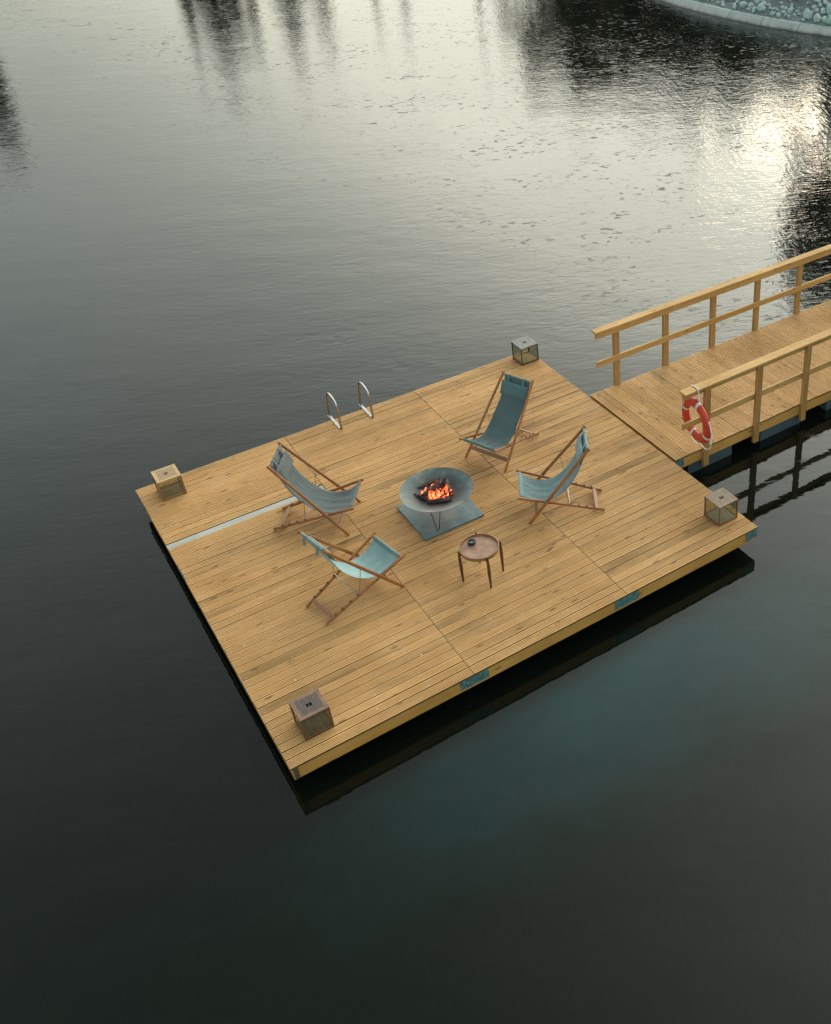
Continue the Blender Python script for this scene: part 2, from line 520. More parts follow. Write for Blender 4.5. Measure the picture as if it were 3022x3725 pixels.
def char_mat():
    t = NT('charred_wood')
    p = t.pos()
    v = t.vor(t.map(p, (60, 25, 60)), 1.0, 'DISTANCE_TO_EDGE')
    n = t.noise(p, 14, 5, 0.65)
    c = t.ramp(n, [(0.45, (0.012, 0.011, 0.011)), (0.62, (0.03, 0.028, 0.027)), (0.74, (0.22, 0.21, 0.20))])
    t.set(Base_Color=c, Roughness=0.75)
    t.link(t.bump(v.outputs['Distance'], 0.8, 0.01), t.bsdf.inputs['Normal'])
    em = t.math('MULTIPLY', t.ramp(t.noise(t.map(p, loc=(5, 2, 1)), 26, 3, 0.6), [(0.62, 0.0), (0.72, 1.0)]), 1.2)
    t.set(Emission_Color=(1.0, 0.12, 0.03), Emission_Strength=em)
    return t.m
M_CHAR = char_mat()

def flame_mat():
    t = NT('flame')
    p = t.pos()
    n = t.noise(t.map(p, (1, 1, 0.6)), 34, 4, 0.6, 0.8)
    c = t.ramp(n, [(0.36, (0.25, 0.015, 0.006)), (0.46, (0.9, 0.07, 0.02)), (0.57, (1.0, 0.20, 0.06)), (0.68, (1.0, 0.55, 0.28))])
    e = t.new('ShaderNodeEmission')
    t.link(c, e.inputs['Color']); t.link(t.ramp(n, [(0.3, 0.45), (0.7, 1.0)]), e.inputs['Strength'])
    e2 = t.math('MULTIPLY', t.ramp(n, [(0.3, 0.6), (0.75, 1.0)]), 1.7)
    t.link(e2, e.inputs['Strength'])
    t.link(e.outputs[0], t.out.inputs['Surface'])
    return t.m
M_FLAME = flame_mat()

def glass_mat():
    t = NT('lantern_glass')
    t.n.remove(t.bsdf)
    tr = t.new('ShaderNodeBsdfTransparent'); tr.inputs[0].default_value = (0.84, 0.85, 0.79, 1)
    gl = t.new('ShaderNodeBsdfGlossy'); gl.inputs['Roughness'].default_value = 0.03
    fr = t.new('ShaderNodeLayerWeight'); fr.inputs['Blend'].default_value = 0.5
    f2 = t.math('ADD', t.math('MULTIPLY', t.math('POWER', fr.outputs['Facing'], 4.0), 0.7), 0.035, clamp=True)
    mx = t.new('ShaderNodeMixShader')
    t.link(f2, mx.inputs[0]); t.link(tr.outputs[0], mx.inputs[1]); t.link(gl.outputs[0], mx.inputs[2])
    t.link(mx.outputs[0], t.out.inputs['Surface'])
    return t.m
M_GLASS = glass_mat()

def lantern_wood(name, base, dark):
    t = NT(name)
    p = t.pos()
    n = t.noise(t.map(p, (40, 9, 12)), 1, 5, 0.6, 0.6)
    c = t.ramp(n, [(0.33, dark), (0.66, base)])
    n2 = t.noise(p, 12, 4, 0.6)
    c = t.mix(t.ramp(n2, [(0.55, 0.0), (0.75, 0.35)]), c, tuple(x * 1.35 for x in base))
    t.set(Base_Color=c, Roughness=0.6)
    t.link(t.bump(n, 0.2, 0.003), t.bsdf.inputs['Normal'])
    return t.m

# ------------------------------------------------------------------ water
def water_mat():
    t = NT('lake_water')
    p = t.pos(obj=False)
    x, y, z = t.sep(p)
    # direction across the ripple crests
    a = R(64)
    rot = t.map(p, (1, 1, 1), (0, 0, -a))           # x' runs with the wind, y' along the crests
    warp = t.noise(p, 0.9, 2, out=1)
    rv = t.new('ShaderNodeVectorMath', operation='ADD')
    wv = t.new('ShaderNodeVectorMath', operation='SCALE'); wv.inputs['Scale'].default_value = 0.16
    t.link(warp, wv.inputs[0]); t.link(rot, rv.inputs[0]); t.link(wv.outputs[0], rv.inputs[1])
    r = rv.outputs[0]
    fine = t.noise(t.map(r, (13.5, 3.2, 1)), 1, 3, 0.55, 0.3)
    mid = t.noise(t.map(r, (6.5, 1.7, 1), (0, 0, R(7))), 1, 2, 0.5, 0.4)
    cross = t.noise(t.map(r, (2.4, 7.0, 1), (0, 0, R(24))), 1, 2, 0.5, 0.3)
    swell = t.noise(t.map(r, (0.9, 0.5, 1)), 1, 1, 0.5)
    # how ruffled: calm near the left and the near side, stronger towards the far right bank
    d = t.math('ADD', t.math('MULTIPLY', x, 0.62), t.math('MULTIPLY', y, 0.36))
    reach = t.ramp(t.math('DIVIDE', t.math('ADD', d, 6.0), 26.0), [(0.0, 0.03), (0.24, 0.06), (0.42, 0.12), (0.62, 0.21), (0.85, 0.26)])
    # lee of the platform and the footbridge stays smooth
    lee = t.ramp(t.math('ADD', t.math('MULTIPLY', y, 1.0), t.math('MULTIPLY', t.math('SUBTRACT', t.noise(p, 0.5, 2), 0.5), 2.0)), [(0.0, 0.0), (1.0, 1.0)])
    lee2 = t.new('ShaderNodeMapRange'); lee2.inputs['From Min'].default_value = 0.0; lee2.inputs['From Max'].default_value = 5.5
    lee2.inputs['To Min'].default_value = 0.06; lee2.inputs['To Max'].default_value = 1.0
    t.link(y, lee2.inputs['Value'])
    patches = t.ramp(t.noise(t.map(rot, (0.16, 0.34, 1)), 1, 4, 0.6), [(0.33, 0.45), (0.66, 1.35)])
    amp = t.math('MULTIPLY', t.math('MULTIPLY', reach, patches), lee2.outputs[0])
    h = t.math('ADD', t.math('MULTIPLY', fine, 0.019), t.math('MULTIPLY', mid, 0.013))
    h = t.math('ADD', h, t.math('MULTIPLY', t.math('MULTIPLY', cross, 0.032), t.ramp(t.math('DIVIDE', t.math('SUBTRACT', x, t.math('MULTIPLY', y, 0.25)), 24.0), [(0.35, 0.08), (0.62, 1.0)])))
    spots = t.ramp(t.noise(t.map(r, (3.6, 2.4, 1), (0, 0, R(20))), 1, 2, 0.5, 0.2), [(0.60, 0.0), (0.70, 1.0)])
    h = t.math('ADD', h, t.math('MULTIPLY', spots, t.math('MULTIPLY', -0.008, t.ramp(t.noise(t.map(p, (0.35, 0.35, 1)), 1, 2), [(0.42, 0.0), (0.62, 1.0)]))))
    h = t.math('MULTIPLY', h, amp)
    h = t.math('ADD', h, t.math('MULTIPLY', swell, 0.009))
    h = t.math('ADD', h, t.math('MULTIPLY', t.noise(t.map(r, (3.2, 1.6, 1)), 1, 2, 0.5, 0.6), 0.0022))
    b = t.new('ShaderNodeBump'); b.inputs['Strength'].default_value = 1.0; b.inputs['Distance'].default_value = 1.0
    t.link(h, b.inputs['Height'])
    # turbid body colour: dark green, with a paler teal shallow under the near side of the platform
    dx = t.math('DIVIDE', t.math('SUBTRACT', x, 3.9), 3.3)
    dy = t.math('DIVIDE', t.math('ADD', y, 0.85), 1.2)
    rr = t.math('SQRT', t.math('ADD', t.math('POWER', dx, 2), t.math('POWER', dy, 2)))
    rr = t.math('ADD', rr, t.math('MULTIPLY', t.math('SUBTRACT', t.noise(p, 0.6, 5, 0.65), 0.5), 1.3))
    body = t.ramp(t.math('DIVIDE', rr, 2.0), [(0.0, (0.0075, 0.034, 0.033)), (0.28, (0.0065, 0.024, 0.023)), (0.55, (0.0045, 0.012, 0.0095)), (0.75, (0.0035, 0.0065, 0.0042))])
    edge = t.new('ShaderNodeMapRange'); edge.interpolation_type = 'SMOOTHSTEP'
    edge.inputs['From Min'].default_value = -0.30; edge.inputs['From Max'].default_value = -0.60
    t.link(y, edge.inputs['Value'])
    body = t.mix(edge.outputs[0], (0.0033, 0.0055, 0.0038), body)  # platform's shadow painted in as darker water along its near side
    mott = t.noise(p, 0.8, 5, 0.65)
    body = t.mix(1.0, body, t.ramp(mott, [(0.3, (0.85, 0.85, 0.85)), (0.7, (1.15, 1.1, 1.1))]), 'MULTIPLY')
    # small ruffled flecks (cat's paws), clumped and thicker towards the right
    fl = t.ramp(t.noise(t.map(r, (8.5, 4.2, 1), (0, 0, R(15))), 1, 2, 0.5, 0.4), [(0.60, 0.0), (0.65, 1.0)])
    den = t.math('MULTIPLY', t.ramp(t.noise(t.map(r, (0.9, 0.45, 1), loc=(3, 1, 0)), 1, 3, 0.6), [(0.42, 0.0), (0.58, 1.0)]), t.ramp(t.math('DIVIDE', t.math('ADD', x, t.math('MULTIPLY', y, 0.15)), 20.0), [(0.22, 0.0), (0.6, 1.0)]))
    fleck = t.math('MULTIPLY', t.math('MULTIPLY', fl, den), t.ramp(y, [(0.0, 0.0), (1.0, 1.0)]))
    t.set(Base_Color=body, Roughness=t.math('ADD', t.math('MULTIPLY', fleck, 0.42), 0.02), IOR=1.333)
    t.link(b.outputs[0], t.bsdf.inputs['Normal'])
    return t.m
M_WATER = water_mat()
w = MB()
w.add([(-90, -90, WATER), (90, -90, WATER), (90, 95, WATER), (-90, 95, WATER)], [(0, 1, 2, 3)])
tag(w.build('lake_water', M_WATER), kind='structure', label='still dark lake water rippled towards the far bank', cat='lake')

# ------------------------------------------------------------------ land round the lake
SHORE = [(31.5, 2), (29.8, 8), (27.9, 14), (26.9, 17), (26.40, 18.62), (26.12, 19.13), (25.6, 20.75), (25.25, 22.35), (25.07, 23.91), (24.97, 25.46), (25.06, 26.91), (25.4, 28.5),
         (27, 33), (28, 42), (25, 52), (16, 58), (6, 60), (-6, 62), (-22, 60), (-38, 46), (-46, 22), (-46, -10), (-34, -38), (-8, -50), (22, -46), (36, -26), (36, -8)]

def shore_sd(X, Y):
    """signed distance to the shoreline, positive on land"""
    P = np.array(SHORE, float)
    Q = np.roll(P, -1, axis=0)
    best = np.full(X.shape, 1e9); inside = np.zeros(X.shape, bool)
    for (x0, y0), (x1, y1) in zip(P, Q):
        dx, dy = x1 - x0, y1 - y0
        tt = np.clip(((X - x0) * dx + (Y - y0) * dy) / (dx * dx + dy * dy), 0, 1)
        best = np.minimum(best, np.hypot(X - x0 - tt * dx, Y - y0 - tt * dy))
        c = ((y0 > Y) != (y1 > Y)) & (X < (x1 - x0) * (Y - y0) / (y1 - y0 + 1e-12) + x0)
        inside ^= c
    return np.where(inside, -best, best)

def land_z(s, X, Y):
    z = np.where(s < 0.36, -0.43 + (s - 0.1) * 0.9, 0.0)
    z = np.where(s >= 0.36, -0.185 + (s - 0.36) * 0.33, z)
    z = np.where(s > 6, 1.68 + (s - 6) * 0.04, z)
    z = np.minimum(z, 3.2)
    z = z + np.where(s > 1.0, 0.12 * np.sin(X * 1.3 + Y * 0.7) * np.sin(Y * 0.9 - X * 0.4), 0)
    return np.maximum(z, -2.2)

def axis(lo, hi, c, d0):
    a = [c]; d = d0
    while a[-1] < hi: a.append(a[-1] + d); d = d0 if abs(a[-1] - c) < 12 else min(d * 1.18, 160)
    b = [c]; d = d0
    while b[-1] > lo: b.append(b[-1] - d); d = d0 if abs(b[-1] - c) < 8 else min(d * 1.08, 160)
    return np.array(sorted(set(b + a)))
gx = axis(-1500, 1500, 24, 0.25); gy = axis(-1500, 1500, 20, 0.25)
GX, GY = np.meshgrid(gx, gy)
S_ = shore_sd(GX, GY)
GZ = land_z(S_, GX, GY)
nx, ny = len(gx), len(gy)
g = MB()
g.v = list(zip(GX.ravel().tolist(), GY.ravel().tolist(), GZ.ravel().tolist()))
g.f = [(j * nx + i, j * nx + i + 1, (j + 1) * nx + i + 1, (j + 1) * nx + i) for j in range(ny - 1) for i in range(nx - 1)
       if not (S_[j, i] < -14 and S_[j + 1, i + 1] < -14)]
def ground_mat():
    t = NT('bank_ground')
    p = t.pos(obj=False)
    n = t.noise(p, 1.2, 6, 0.65)
    n2 = t.noise(p, 9, 4, 0.6)
    c = t.ramp(t.mix(0.4, n, n2), [(0.38, (0.08, 0.095, 0.085)), (0.5, (0.16, 0.19, 0.18)), (0.62, (0.27, 0.30, 0.285))])
    t.set(Base_Color=c, Roughness=0.95)
    t.link(t.bump(n2, 0.6, 0.05), t.bsdf.inputs['Normal'])
    return t.m
tag(g.build('ground', ground_mat(), smooth=180), kind='structure', label='earth and gravel land round the lake', cat='ground')

# concrete edging along the bank, in cast lengths
def conc_mat():
    t = NT('wet_concrete')
    p = t.pos(obj=False)
    z = t.sep(p)[2]
    n = t.noise(p, 3, 6, 0.65)
    c = t.ramp(n, [(0.3, (0.34, 0.43, 0.42)), (0.5, (0.47, 0.53, 0.52)), (0.7, (0.55, 0.56, 0.53))])
    h = t.math('ADD', z, t.math('MULTIPLY', t.math('SUBTRACT', n, 0.5), 0.12))
    band = t.ramp(t.math('ADD', h, 0.5), [(0.11, (0.30, 0.29, 0.28)), (0.17, (0.85, 0.77, 0.74)), (0.28, (0.95, 0.86, 0.82)), (0.34, (0.58, 0.74, 0.74))])
    c = t.mix(1.0, c, band, 'MULTIPLY')
    t.set(Base_Color=c, Roughness=0.6)
    t.link(t.bump(n, 0.3, 0.02), t.bsdf.inputs['Normal'])
    return t.m
M_CONC = conc_mat()
def shore_line(step):
    """points at even steps along the paved part of the shore, with the inland normal"""
    P = [V((x, y, 0)) for x, y in SHORE[2:16]]
    # smooth it
    for _ in range(3):
        Q = [P[0]]
        for a, b in zip(P, P[1:]): Q += [a * 0.75 + b * 0.25, a * 0.25 + b * 0.75]
        P = Q + [P[-1]]
    out = [P[0]]; acc = 0
    for a, b in zip(P, P[1:]):
        L = (b - a).length; s0 = 0
        while acc + (L - s0) >= step:
            s0 += step - acc; acc = 0
            out.append(a + (b - a) * (s0 / L))
        acc += L - s0
    res = []
    for i, q in enumerate(out):
        a, b = out[max(0, i - 1)], out[min(len(out) - 1, i + 1)]
        t_ = (b - a).normalized()
        res.append((q, V((t_.y, -t_.x, 0)), t_))
    return res
kerb = empty('concrete_edging', (25.2, 22.4, WATER))
tag(kerb, 'pale sloping concrete edging in cast lengths along the stony bank', 'edging')
SL = shore_line(1.55)
prof = [(-0.35, -0.75), (0.0, -0.41), (0.17, -0.245), (0.24, -0.185), (0.29, -0.165), (0.40, -0.16), (0.40, -0.6)]
for (a, na, ta), (b, nb, tb) in zip(SL, SL[1:]):
    mb = MB(); g_ = 0.012
    pa, pb = a + ta * g_ - kerb.location, b - tb * g_ - kerb.location
    vs = []
    for q in range(6):
        f = q / 5
        c0 = pa.lerp(pb, f); nn = na.lerp(nb, f).normalized()
        for s_, z_ in prof: vs.append(V((c0.x + nn.x * s_, c0.y + nn.y * s_, z_ - WATER)))
    n_ = len(prof)
    fs = [(q * n_ + i, (q + 1) * n_ + i, (q + 1) * n_ + (i + 1) % n_, q * n_ + (i + 1) % n_) for q in range(5) for i in range(n_)]
    fs += [tuple(range(n_ - 1, -1, -1)), tuple(5 * n_ + i for i in range(n_))]
    mb.add(vs, fs)
    mb.build('slab', M_CONC, kerb)

# ------------------------------------------------------------------ stones heaped on the bank
def rock_mat():
    t = NT('pale_quarry_stone')
    oi = t.new('ShaderNodeObjectInfo')
    p = t.pos()
    n = t.noise(p, 5, 5, 0.65)
    c = t.ramp(n, [(0.3, (0.34, 0.44, 0.425)), (0.7, (0.56, 0.67, 0.645))])
    c = t.mix(1.0, c, t.ramp(oi.outputs['Random'], [(0, (0.8, 0.85, 0.84)), (0.6, (1.1, 1.1, 1.08)), (0.8, (1.05, 0.95, 0.9)), (1, (1.25, 1.22, 1.2))]), 'MULTIPLY')
    t.set(Base_Color=c, Roughness=0.85)
    t.link(t.bump(n, 0.5, 0.05), t.bsdf.inputs['Normal'])
    return t.m
M_ROCK = rock_mat()
rmesh = []
for k in range(9):
    rs = random.Random(100 + k)
    ph, th = 9, 12
    planes = [(V((rs.gauss(0, 1), rs.gauss(0, 1), rs.gauss(0, 1))).normalized(), rs.uniform(0.50, 0.86)) for _ in range(14)]
    vs = []
    for i in range(ph + 1):
        for j in range(th):
            a, b = math.pi * i / ph, 2 * math.pi * j / th
            d = V((math.sin(a) * math.cos(b), math.sin(a) * math.sin(b), math.cos(a)))
            r_ = min([1.0] + [dd / max(1e-3, d.dot(nv)) for nv, dd in planes if d.dot(nv) > 0.2])
            vs.append(V((d.x * r_, d.y * r_ * 0.85, d.z * r_ * 0.75)))
    fs = [(i * th + j, i * th + (j + 1) % th, (i + 1) * th + (j + 1) % th, (i + 1) * th + j) for i in range(ph) for j in range(th)]
    mb = MB().add(vs, fs)
    o = mb.build('rock', M_ROCK, smooth=12)
    rmesh.append(o.data)
    bpy.data.objects.remove(o)
rr_ = random.Random(5)
def place_rock(x, y, r, z0):
    o = bpy.data.objects.new('rock', rr_.choice(rmesh))
    COL.objects.link(o)
    o.location = (x, y, z0)
    o.rotation_euler = (rr_.uniform(0, 6.3), rr_.uniform(-0.4, 0.4), rr_.uniform(0, 6.3))
    o.scale = (r, r, r * rr_.uniform(0.7, 1.0))
    tag(o, 'pale grey-green quarry stone in the heap above the concrete edging', 'rock', 'stones heaped on the far bank')
placed = []
tries = 0
CI = cam.matrix_world.inverted()
def in_view(x, y, z):
    q = CI @ V((x, y, z))
    u = 0.5 - cam_d.shift_x + (cam_d.lens / 36.0) * q.x / -q.z
    v = 0.5 * 3725 / 3022 - cam_d.shift_y + (cam_d.lens / 36.0) * q.y / -q.z
    return -0.02 < u < 1.03 and v < 3725 / 3022 * 1.015
while len(placed) < 290 and tries < 60000:
    tries += 1
    x, y = rr_.uniform(25.3, 31), rr_.uniform(17.2, 27)
    s_a = float(shore_sd(np.array([x]), np.array([y]))[0])
    if s_a < 0.50 or s_a > 5.5 or not in_view(x, y, 0.2): continue
    r = rr_.choice([0.09, 0.11, 0.13, 0.16, 0.20, 0.26]) * rr_.uniform(0.8, 1.15)
    if any((x - a) ** 2 + (y - b) ** 2 < (0.60 * (r + c)) ** 2 for a, b, c in placed): continue
    placed.append((x, y, r))
    place_rock(x, y, r, float(land_z(np.array([s_a]), np.array([x]), np.array([y]))[0]) + r * 0.4)
print('rocks', len(placed))

# ------------------------------------------------------------------ trees
def leaf_mat(name, a, b):
    t = NT(name)
    p = t.pos()
    n = t.noise(p, 1.1, 4, 0.6)
    oi = t.new('ShaderNodeObjectInfo')
    c = t.ramp(n, [(0.3, a), (0.7, b)])
    c = t.mix(1.0, c, t.ramp(oi.outputs['Random'], [(0, (0.8, 0.85, 0.8)), (1, (1.2, 1.1, 1.0))]), 'MULTIPLY')
    t.set(Base_Color=c, Roughness=0.7)
    return t.m
M_LEAF = leaf_mat('dark_foliage', (0.030, 0.036, 0.016), (0.075, 0.075, 0.032))
M_LEAF2 = leaf_mat('olive_foliage', (0.075, 0.070, 0.028), (0.17, 0.135, 0.055))
M_BARK = simple('bark', (0.10, 0.075, 0.055), 0.9, 0, 6, 0.4, 0.6)

def leaf_cloud(mb, rs, centre, rad, n, size):
    for _ in range(n):
        while True:
            d = V((rs.uniform(-1, 1), rs.uniform(-1, 1), rs.uniform(-1, 1)))
            if d.length <= 1: break
        d = d * (0.55 + 0.45 * rs.random())
        c = V(centre) + V((d.x * rad[0], d.y * rad[1], d.z * rad[2]))
        q = V((rs.gauss(0, 1), rs.gauss(0, 1), rs.gauss(0, 1))).normalized()
        u = q.orthogonal().normalized(); w_ = q.cross(u)
        s = size * rs.uniform(0.6, 1.4)
        mb.add([c - u * s, c + w_ * s * 0.5, c + u * s, c - w_ * s * 0.5], [(0, 1, 2, 3)])

def broad_tree(name, seed, H, Rr, leaves, mat, low=0.28):
    rs = random.Random(seed)
    root = empty(name)
    tr = MB()
    pts = [V((0, 0, -0.3))]; rads = [0.035 * H * 0.7]
    for i in range(1, 7):
        f = i / 6
        pts.append(V((rs.uniform(-.02, .02) * H * f, rs.uniform(-.02, .02) * H * f, H * 0.9 * f)))
        rads.append(0.024 * H * (1 - f) + 0.01)
    tr.tube(pts, rads, 8)
    lf = MB()
    for k in range(16):
        f = rs.uniform(low, 0.93)
        a = rs.uniform(0, 6.28)
        prof_ = math.sin(math.pi * min(1, (f - low + 0.14) / (1.0 - low + 0.14))) ** 0.6
        L = Rr * prof_ * rs.uniform(0.45, 1.0)
        b0 = V((0, 0, H * f * 0.88)); b1 = V((math.cos(a) * L, math.sin(a) * L, H * f + L * 0.12))
        tr.tube([b0, b0.lerp(b1, 0.5) + V((0, 0, 0.05 * H)), b1], [0.010 * H, 0.006 * H, 0.003 * H], 5)
        rr2 = Rr * rs.uniform(0.26, 0.42)
        leaf_cloud(lf, rs, b1, (rr2, rr2, rr2 * 0.8), leaves // 16, H * 0.016)
    tr.build('trunk', M_BARK, root, smooth=60)
    lf.build('crown', mat, root)
    return root

def fir_tree(name, seed, H, Rr, leaves, mat):
    rs = random.Random(seed)
    root = empty(name)
    MB().tube([(0, 0, -0.3), (0, 0, H * 0.5), (0, 0, H)], [0.014 * H, 0.009 * H, 0.01], 7).build('trunk', M_BARK, root, smooth=60)
    lf = MB()
    for k in range(leaves):
        f = rs.random() ** 1.3
        z = H * (0.10 + 0.88 * f)
        L = Rr * (1 - f) * (0.45 + 0.55 * rs.random()) * (0.8 + 0.2 * math.sin(z * 9)) + 0.05
        a = rs.uniform(0, 6.28)
        c = V((math.cos(a) * L, math.sin(a) * L, z - L * 0.25))
        d = V((math.cos(a), math.sin(a), -0.3)); u = V((-math.sin(a), math.cos(a), rs.uniform(-.3, .3)))
        s = 0.022 * H * rs.uniform(0.6, 1.3)
        lf.add([c - d * s, c + u * s * 0.5, c + d * s, c - u * s * 0.5], [(0, 1, 2, 3)])
    lf.build('crown', mat, root)
    return root

protoA = broad_tree('broadleaf_tree', 1, 10, 3.3, 9000, M_LEAF)
protoB = broad_tree('broadleaf_tree', 2, 10, 2.6, 4600, M_LEAF2, 0.2)
protoC = fir_tree('fir_tree', 3, 10, 2.0, 3600, M_LEAF)
protoD = broad_tree('slender_tree', 4, 10, 0.75, 1300, M_LEAF, 0.45)
protoE = broad_tree('bush', 6, 10, 6.0, 3600, M_LEAF2, 0.05)
USED = set()
def tree(proto, az, dist, top_el, width=1.0, label='', cat='tree', group='trees on the far bank', H=None):
    """az, dist seen from the lake centre line; height from the elevation its mirror image reaches"""
    x = CAM[0] + dist * math.cos(R(az)); y = CAM[1] + dist * math.sin(R(az))
    s = float(shore_sd(np.array([x]), np.array([y]))[0])
    z0 = max(-0.3, float(land_z(np.array([s]), np.array([x]), np.array([y]))[0]))
    ztop = -(CAM[2] - 2 * WATER) + dist * math.tan(R(top_el)) if H is None else z0 + H
    h = max(0.8, ztop - z0)
    o = proto if proto.name not in USED else copy_tree(proto)
    USED.add(proto.name)
    o.location = (x, y, z0)
    k = h / 10.0
    o.scale = (k * width, k * width, k)
    o.rotation_euler = (0, 0, rr_.uniform(0, 6.28))
    tag(o, label, cat, group)
    return o

L1 = 'dark broad tree on the bank mirrored in the lake'
# at the left edge
tree(protoA, 86.1, 72, 16.6, 0.62, 'tall loose tree at the far left of the lake')
tree(protoB, 85.9, 70, 13.6, 0.7, 'dark rounded tree at the far left of the lake')
# the pair of dark trees
tree(protoC, 75.0, 76, 14.1, 1.9, 'dark pointed fir left of its twin on the far shore')
tree(protoA, 74.0, 74, 13.2, 0.7, 'dark broadleaf tree between the two firs on the far shore')
tree(protoC, 71.6, 76, 13.6, 1.6, 'slimmer dark fir of the pair on the far shore')
tree(protoC, 76.3, 74, 13.2, 0.8, 'short dark fir beside the tall fir on the far shore')
tree(protoA, 70.2, 75, 13.0, 0.5, 'low broadleaf tree right of the firs on the far shore')
tree(protoD, 66.0, 75, 13.3, 1.0, 'thin tree standing alone on the far shore')
tree(protoD, 67.4, 76, 12.8, 1.0, 'shorter thin tree on the far shore')
for az, el in ((62.2, 14.6), (61.0, 14.3), (59.7, 15.6), (59.1, 16.1)):
    tree(protoD, az, 72, el, 0.62, 'slender bare tree in the row left of the dark wood', 'tree', 'slender trees left of the wood')
# the dark wood on the right
k = 0
az = 57.9
while az > 40.0:
    pr_ = (protoA, protoC, protoA, protoB)[k % 4]
    tree(pr_, az, (64, 58, 70, 60)[k % 4], 16.5 + 0.8 * math.sin(k * 1.7) + (0.6 if k % 3 == 0 else 0), 1.1, 'dark tree in the wood behind the stony bank', 'tree', 'trees of the dark wood')
    az -= 0.62; k += 1
az = 58.0; k = 0
while az > 41.5:
    tree(protoE, az, 52 + (k % 3) * 3, 15.4 + 0.5 * math.sin(k * 2.3), 1.1, 'low bush under the dark wood behind the bank', 'bush', 'bushes under the dark wood')
    az -= 0.8; k += 1
# the tall trees near the bank at the right
tree(protoB, 43.4, 47, 27.5, 0.75, 'tallest olive tree close behind the bank at the right')
tree(protoA, 40.6, 46, 28.5, 0.75, 'tall dark tree at the right end of the stony bank')
tree(protoB, 38.0, 47, 27.5, 0.9, 'tall olive tree beyond the landing of the footbridge')
tree(protoA, 33.5, 48, 26.0, 0.9, 'tall dark tree behind the landing of the footbridge')
for az, dist, H in ((28, 60, 10), (22, 58, 12), (15, 60, 9), (8, 62, 11), (0, 60, 10), (96, 82, 6), (104, 84, 8), (112, 80, 9), (120, 78, 10), (130, 74, 9)):
    tree(protoA if dist % 4 else protoC, az, dist, 0, 0.9, 'dark tree on the shore away from the stony bank', 'tree', 'trees on the other shores', H=H)

# ------------------------------------------------------------------ floating platform
deck = empty('floating_platform', (0, 0, WATER))
tag(deck, 'square floating wooden platform of grooved pine boards moored at the footbridge', 'platform')
def grooved(mb, along, s0, s1, t0, wd, z, th=0.028, ridges=6):
    """a decking board with grooves along it. along 'x': runs s0..s1 in x at t0..t0+wd in y"""
    pts = [(t0, z - th)]
    p_ = wd / ridges; gw = p_ * 0.46; gd = 0.0075
    for k in range(ridges):
        a = t0 + k * p_
        pts += [(a + gw * 0.5, z) if k else (t0, z - 0.001), (a + p_ - gw * 0.5, z)]
        if k < ridges - 1: pts += [(a + p_ - gw * 0.32, z - gd), (a + p_ + gw * 0.32, z - gd)]
    pts[-1] = (t0 + wd, z - 0.001)
    pts.append((t0 + wd, z - th))
    n = len(pts); vs = []
    for s_ in (s0, s1):
        for tt, zz in pts:
            vs.append((s_, tt, zz) if along == 'x' else (tt, s_, zz))
    fs = [(i, (i + 1) % n, n + (i + 1) % n, n + i) for i in range(n)]
    # end caps as strips from ridge line to bottom
    caps = []
    for off in (0, n):
        caps.append(tuple(off + i for i in range(n)))
    fs += caps
    mb.add(vs, fs)
rd = random.Random(3)
PITCH = DD / 48
SEG = DW / 3
mb = MB()
STRIP_ROW = 35
for seg in range(3):
    for r_ in range(48):
        if seg == 0 and r_ == STRIP_ROW: continue
        gap = 0.0105 + rd.choice([0, 0, 0, 0.002, 0.006])
        y0 = r_ * PITCH + gap / 2
        x0, x1 = seg * SEG + 0.003, (seg + 1) * SEG - 0.003
        if seg == 0: x0 -= 0.012 + rd.uniform(0, 0.006)
        if seg == 2: x1 += 0.006 + rd.uniform(0, 0.008)
        if r_ == 0: y0 -= 0.012
        z = rd.uniform(-0.0016, 0.0008)
        grooved(mb, 'x', x0, x1, y0 - 0, PITCH - gap + (0.012 if r_ == 0 else 0), z)
mb.v = [(a, b, c - WATER) for a, b, c in mb.v]
mb.build('decking', M_DECK, deck)
y0 = STRIP_ROW * PITCH
MB().cbox((-0.012, y0 + 0.008, -0.036 - WATER), (SEG - 0.004, y0 + PITCH - 0.004, -0.008 - WATER)).build('weathered_board', M_STRIP, deck)
# edge boards under the decking
for name, a, b, mt in (('edge_board', (0.0, 0.0, -0.2), (DW, 0.045, -0.030), M_EDGE), ('edge_board', (0.0, DD - 0.045, -0.2), (DW, DD, -0.030), M_EDGE),
                       ('edge_board', (0.0, 0.047, -0.2), (0.045, DD - 0.047, -0.030), M_EDGEY), ('edge_board', (DW - 0.045, 0.047, -0.2), (DW, DD - 0.047, -0.030), M_EDGEY)):
    MB().cbox((a[0], a[1], a[2] - WATER), (b[0], b[1], b[2] - WATER), 0.003).build(name, mt, deck)
# joists and a dark skirt of floats
mj = MB()
for k in range(13):
    x = 0.06 + k * (DW - 0.12) / 12
    mj.box((x - 0.022, 0.05, -0.19 - WATER), (x + 0.022, DD - 0.05, -0.032 - WATER))
mj.build('joists', M_EDGEY, deck)
for x0, x1 in ((0.35, 1.9), (2.4, 4.0), (4.5, 6.05)):
    for y0, y1 in ((0.45, 1.9), (2.2, 3.65), (4.0, 5.4)):
        MB().cbox((x0, y0, -0.5 - WATER), (x1, y1, -0.195 - WATER), 0.04).build('float', M_DARKFLOAT, deck)
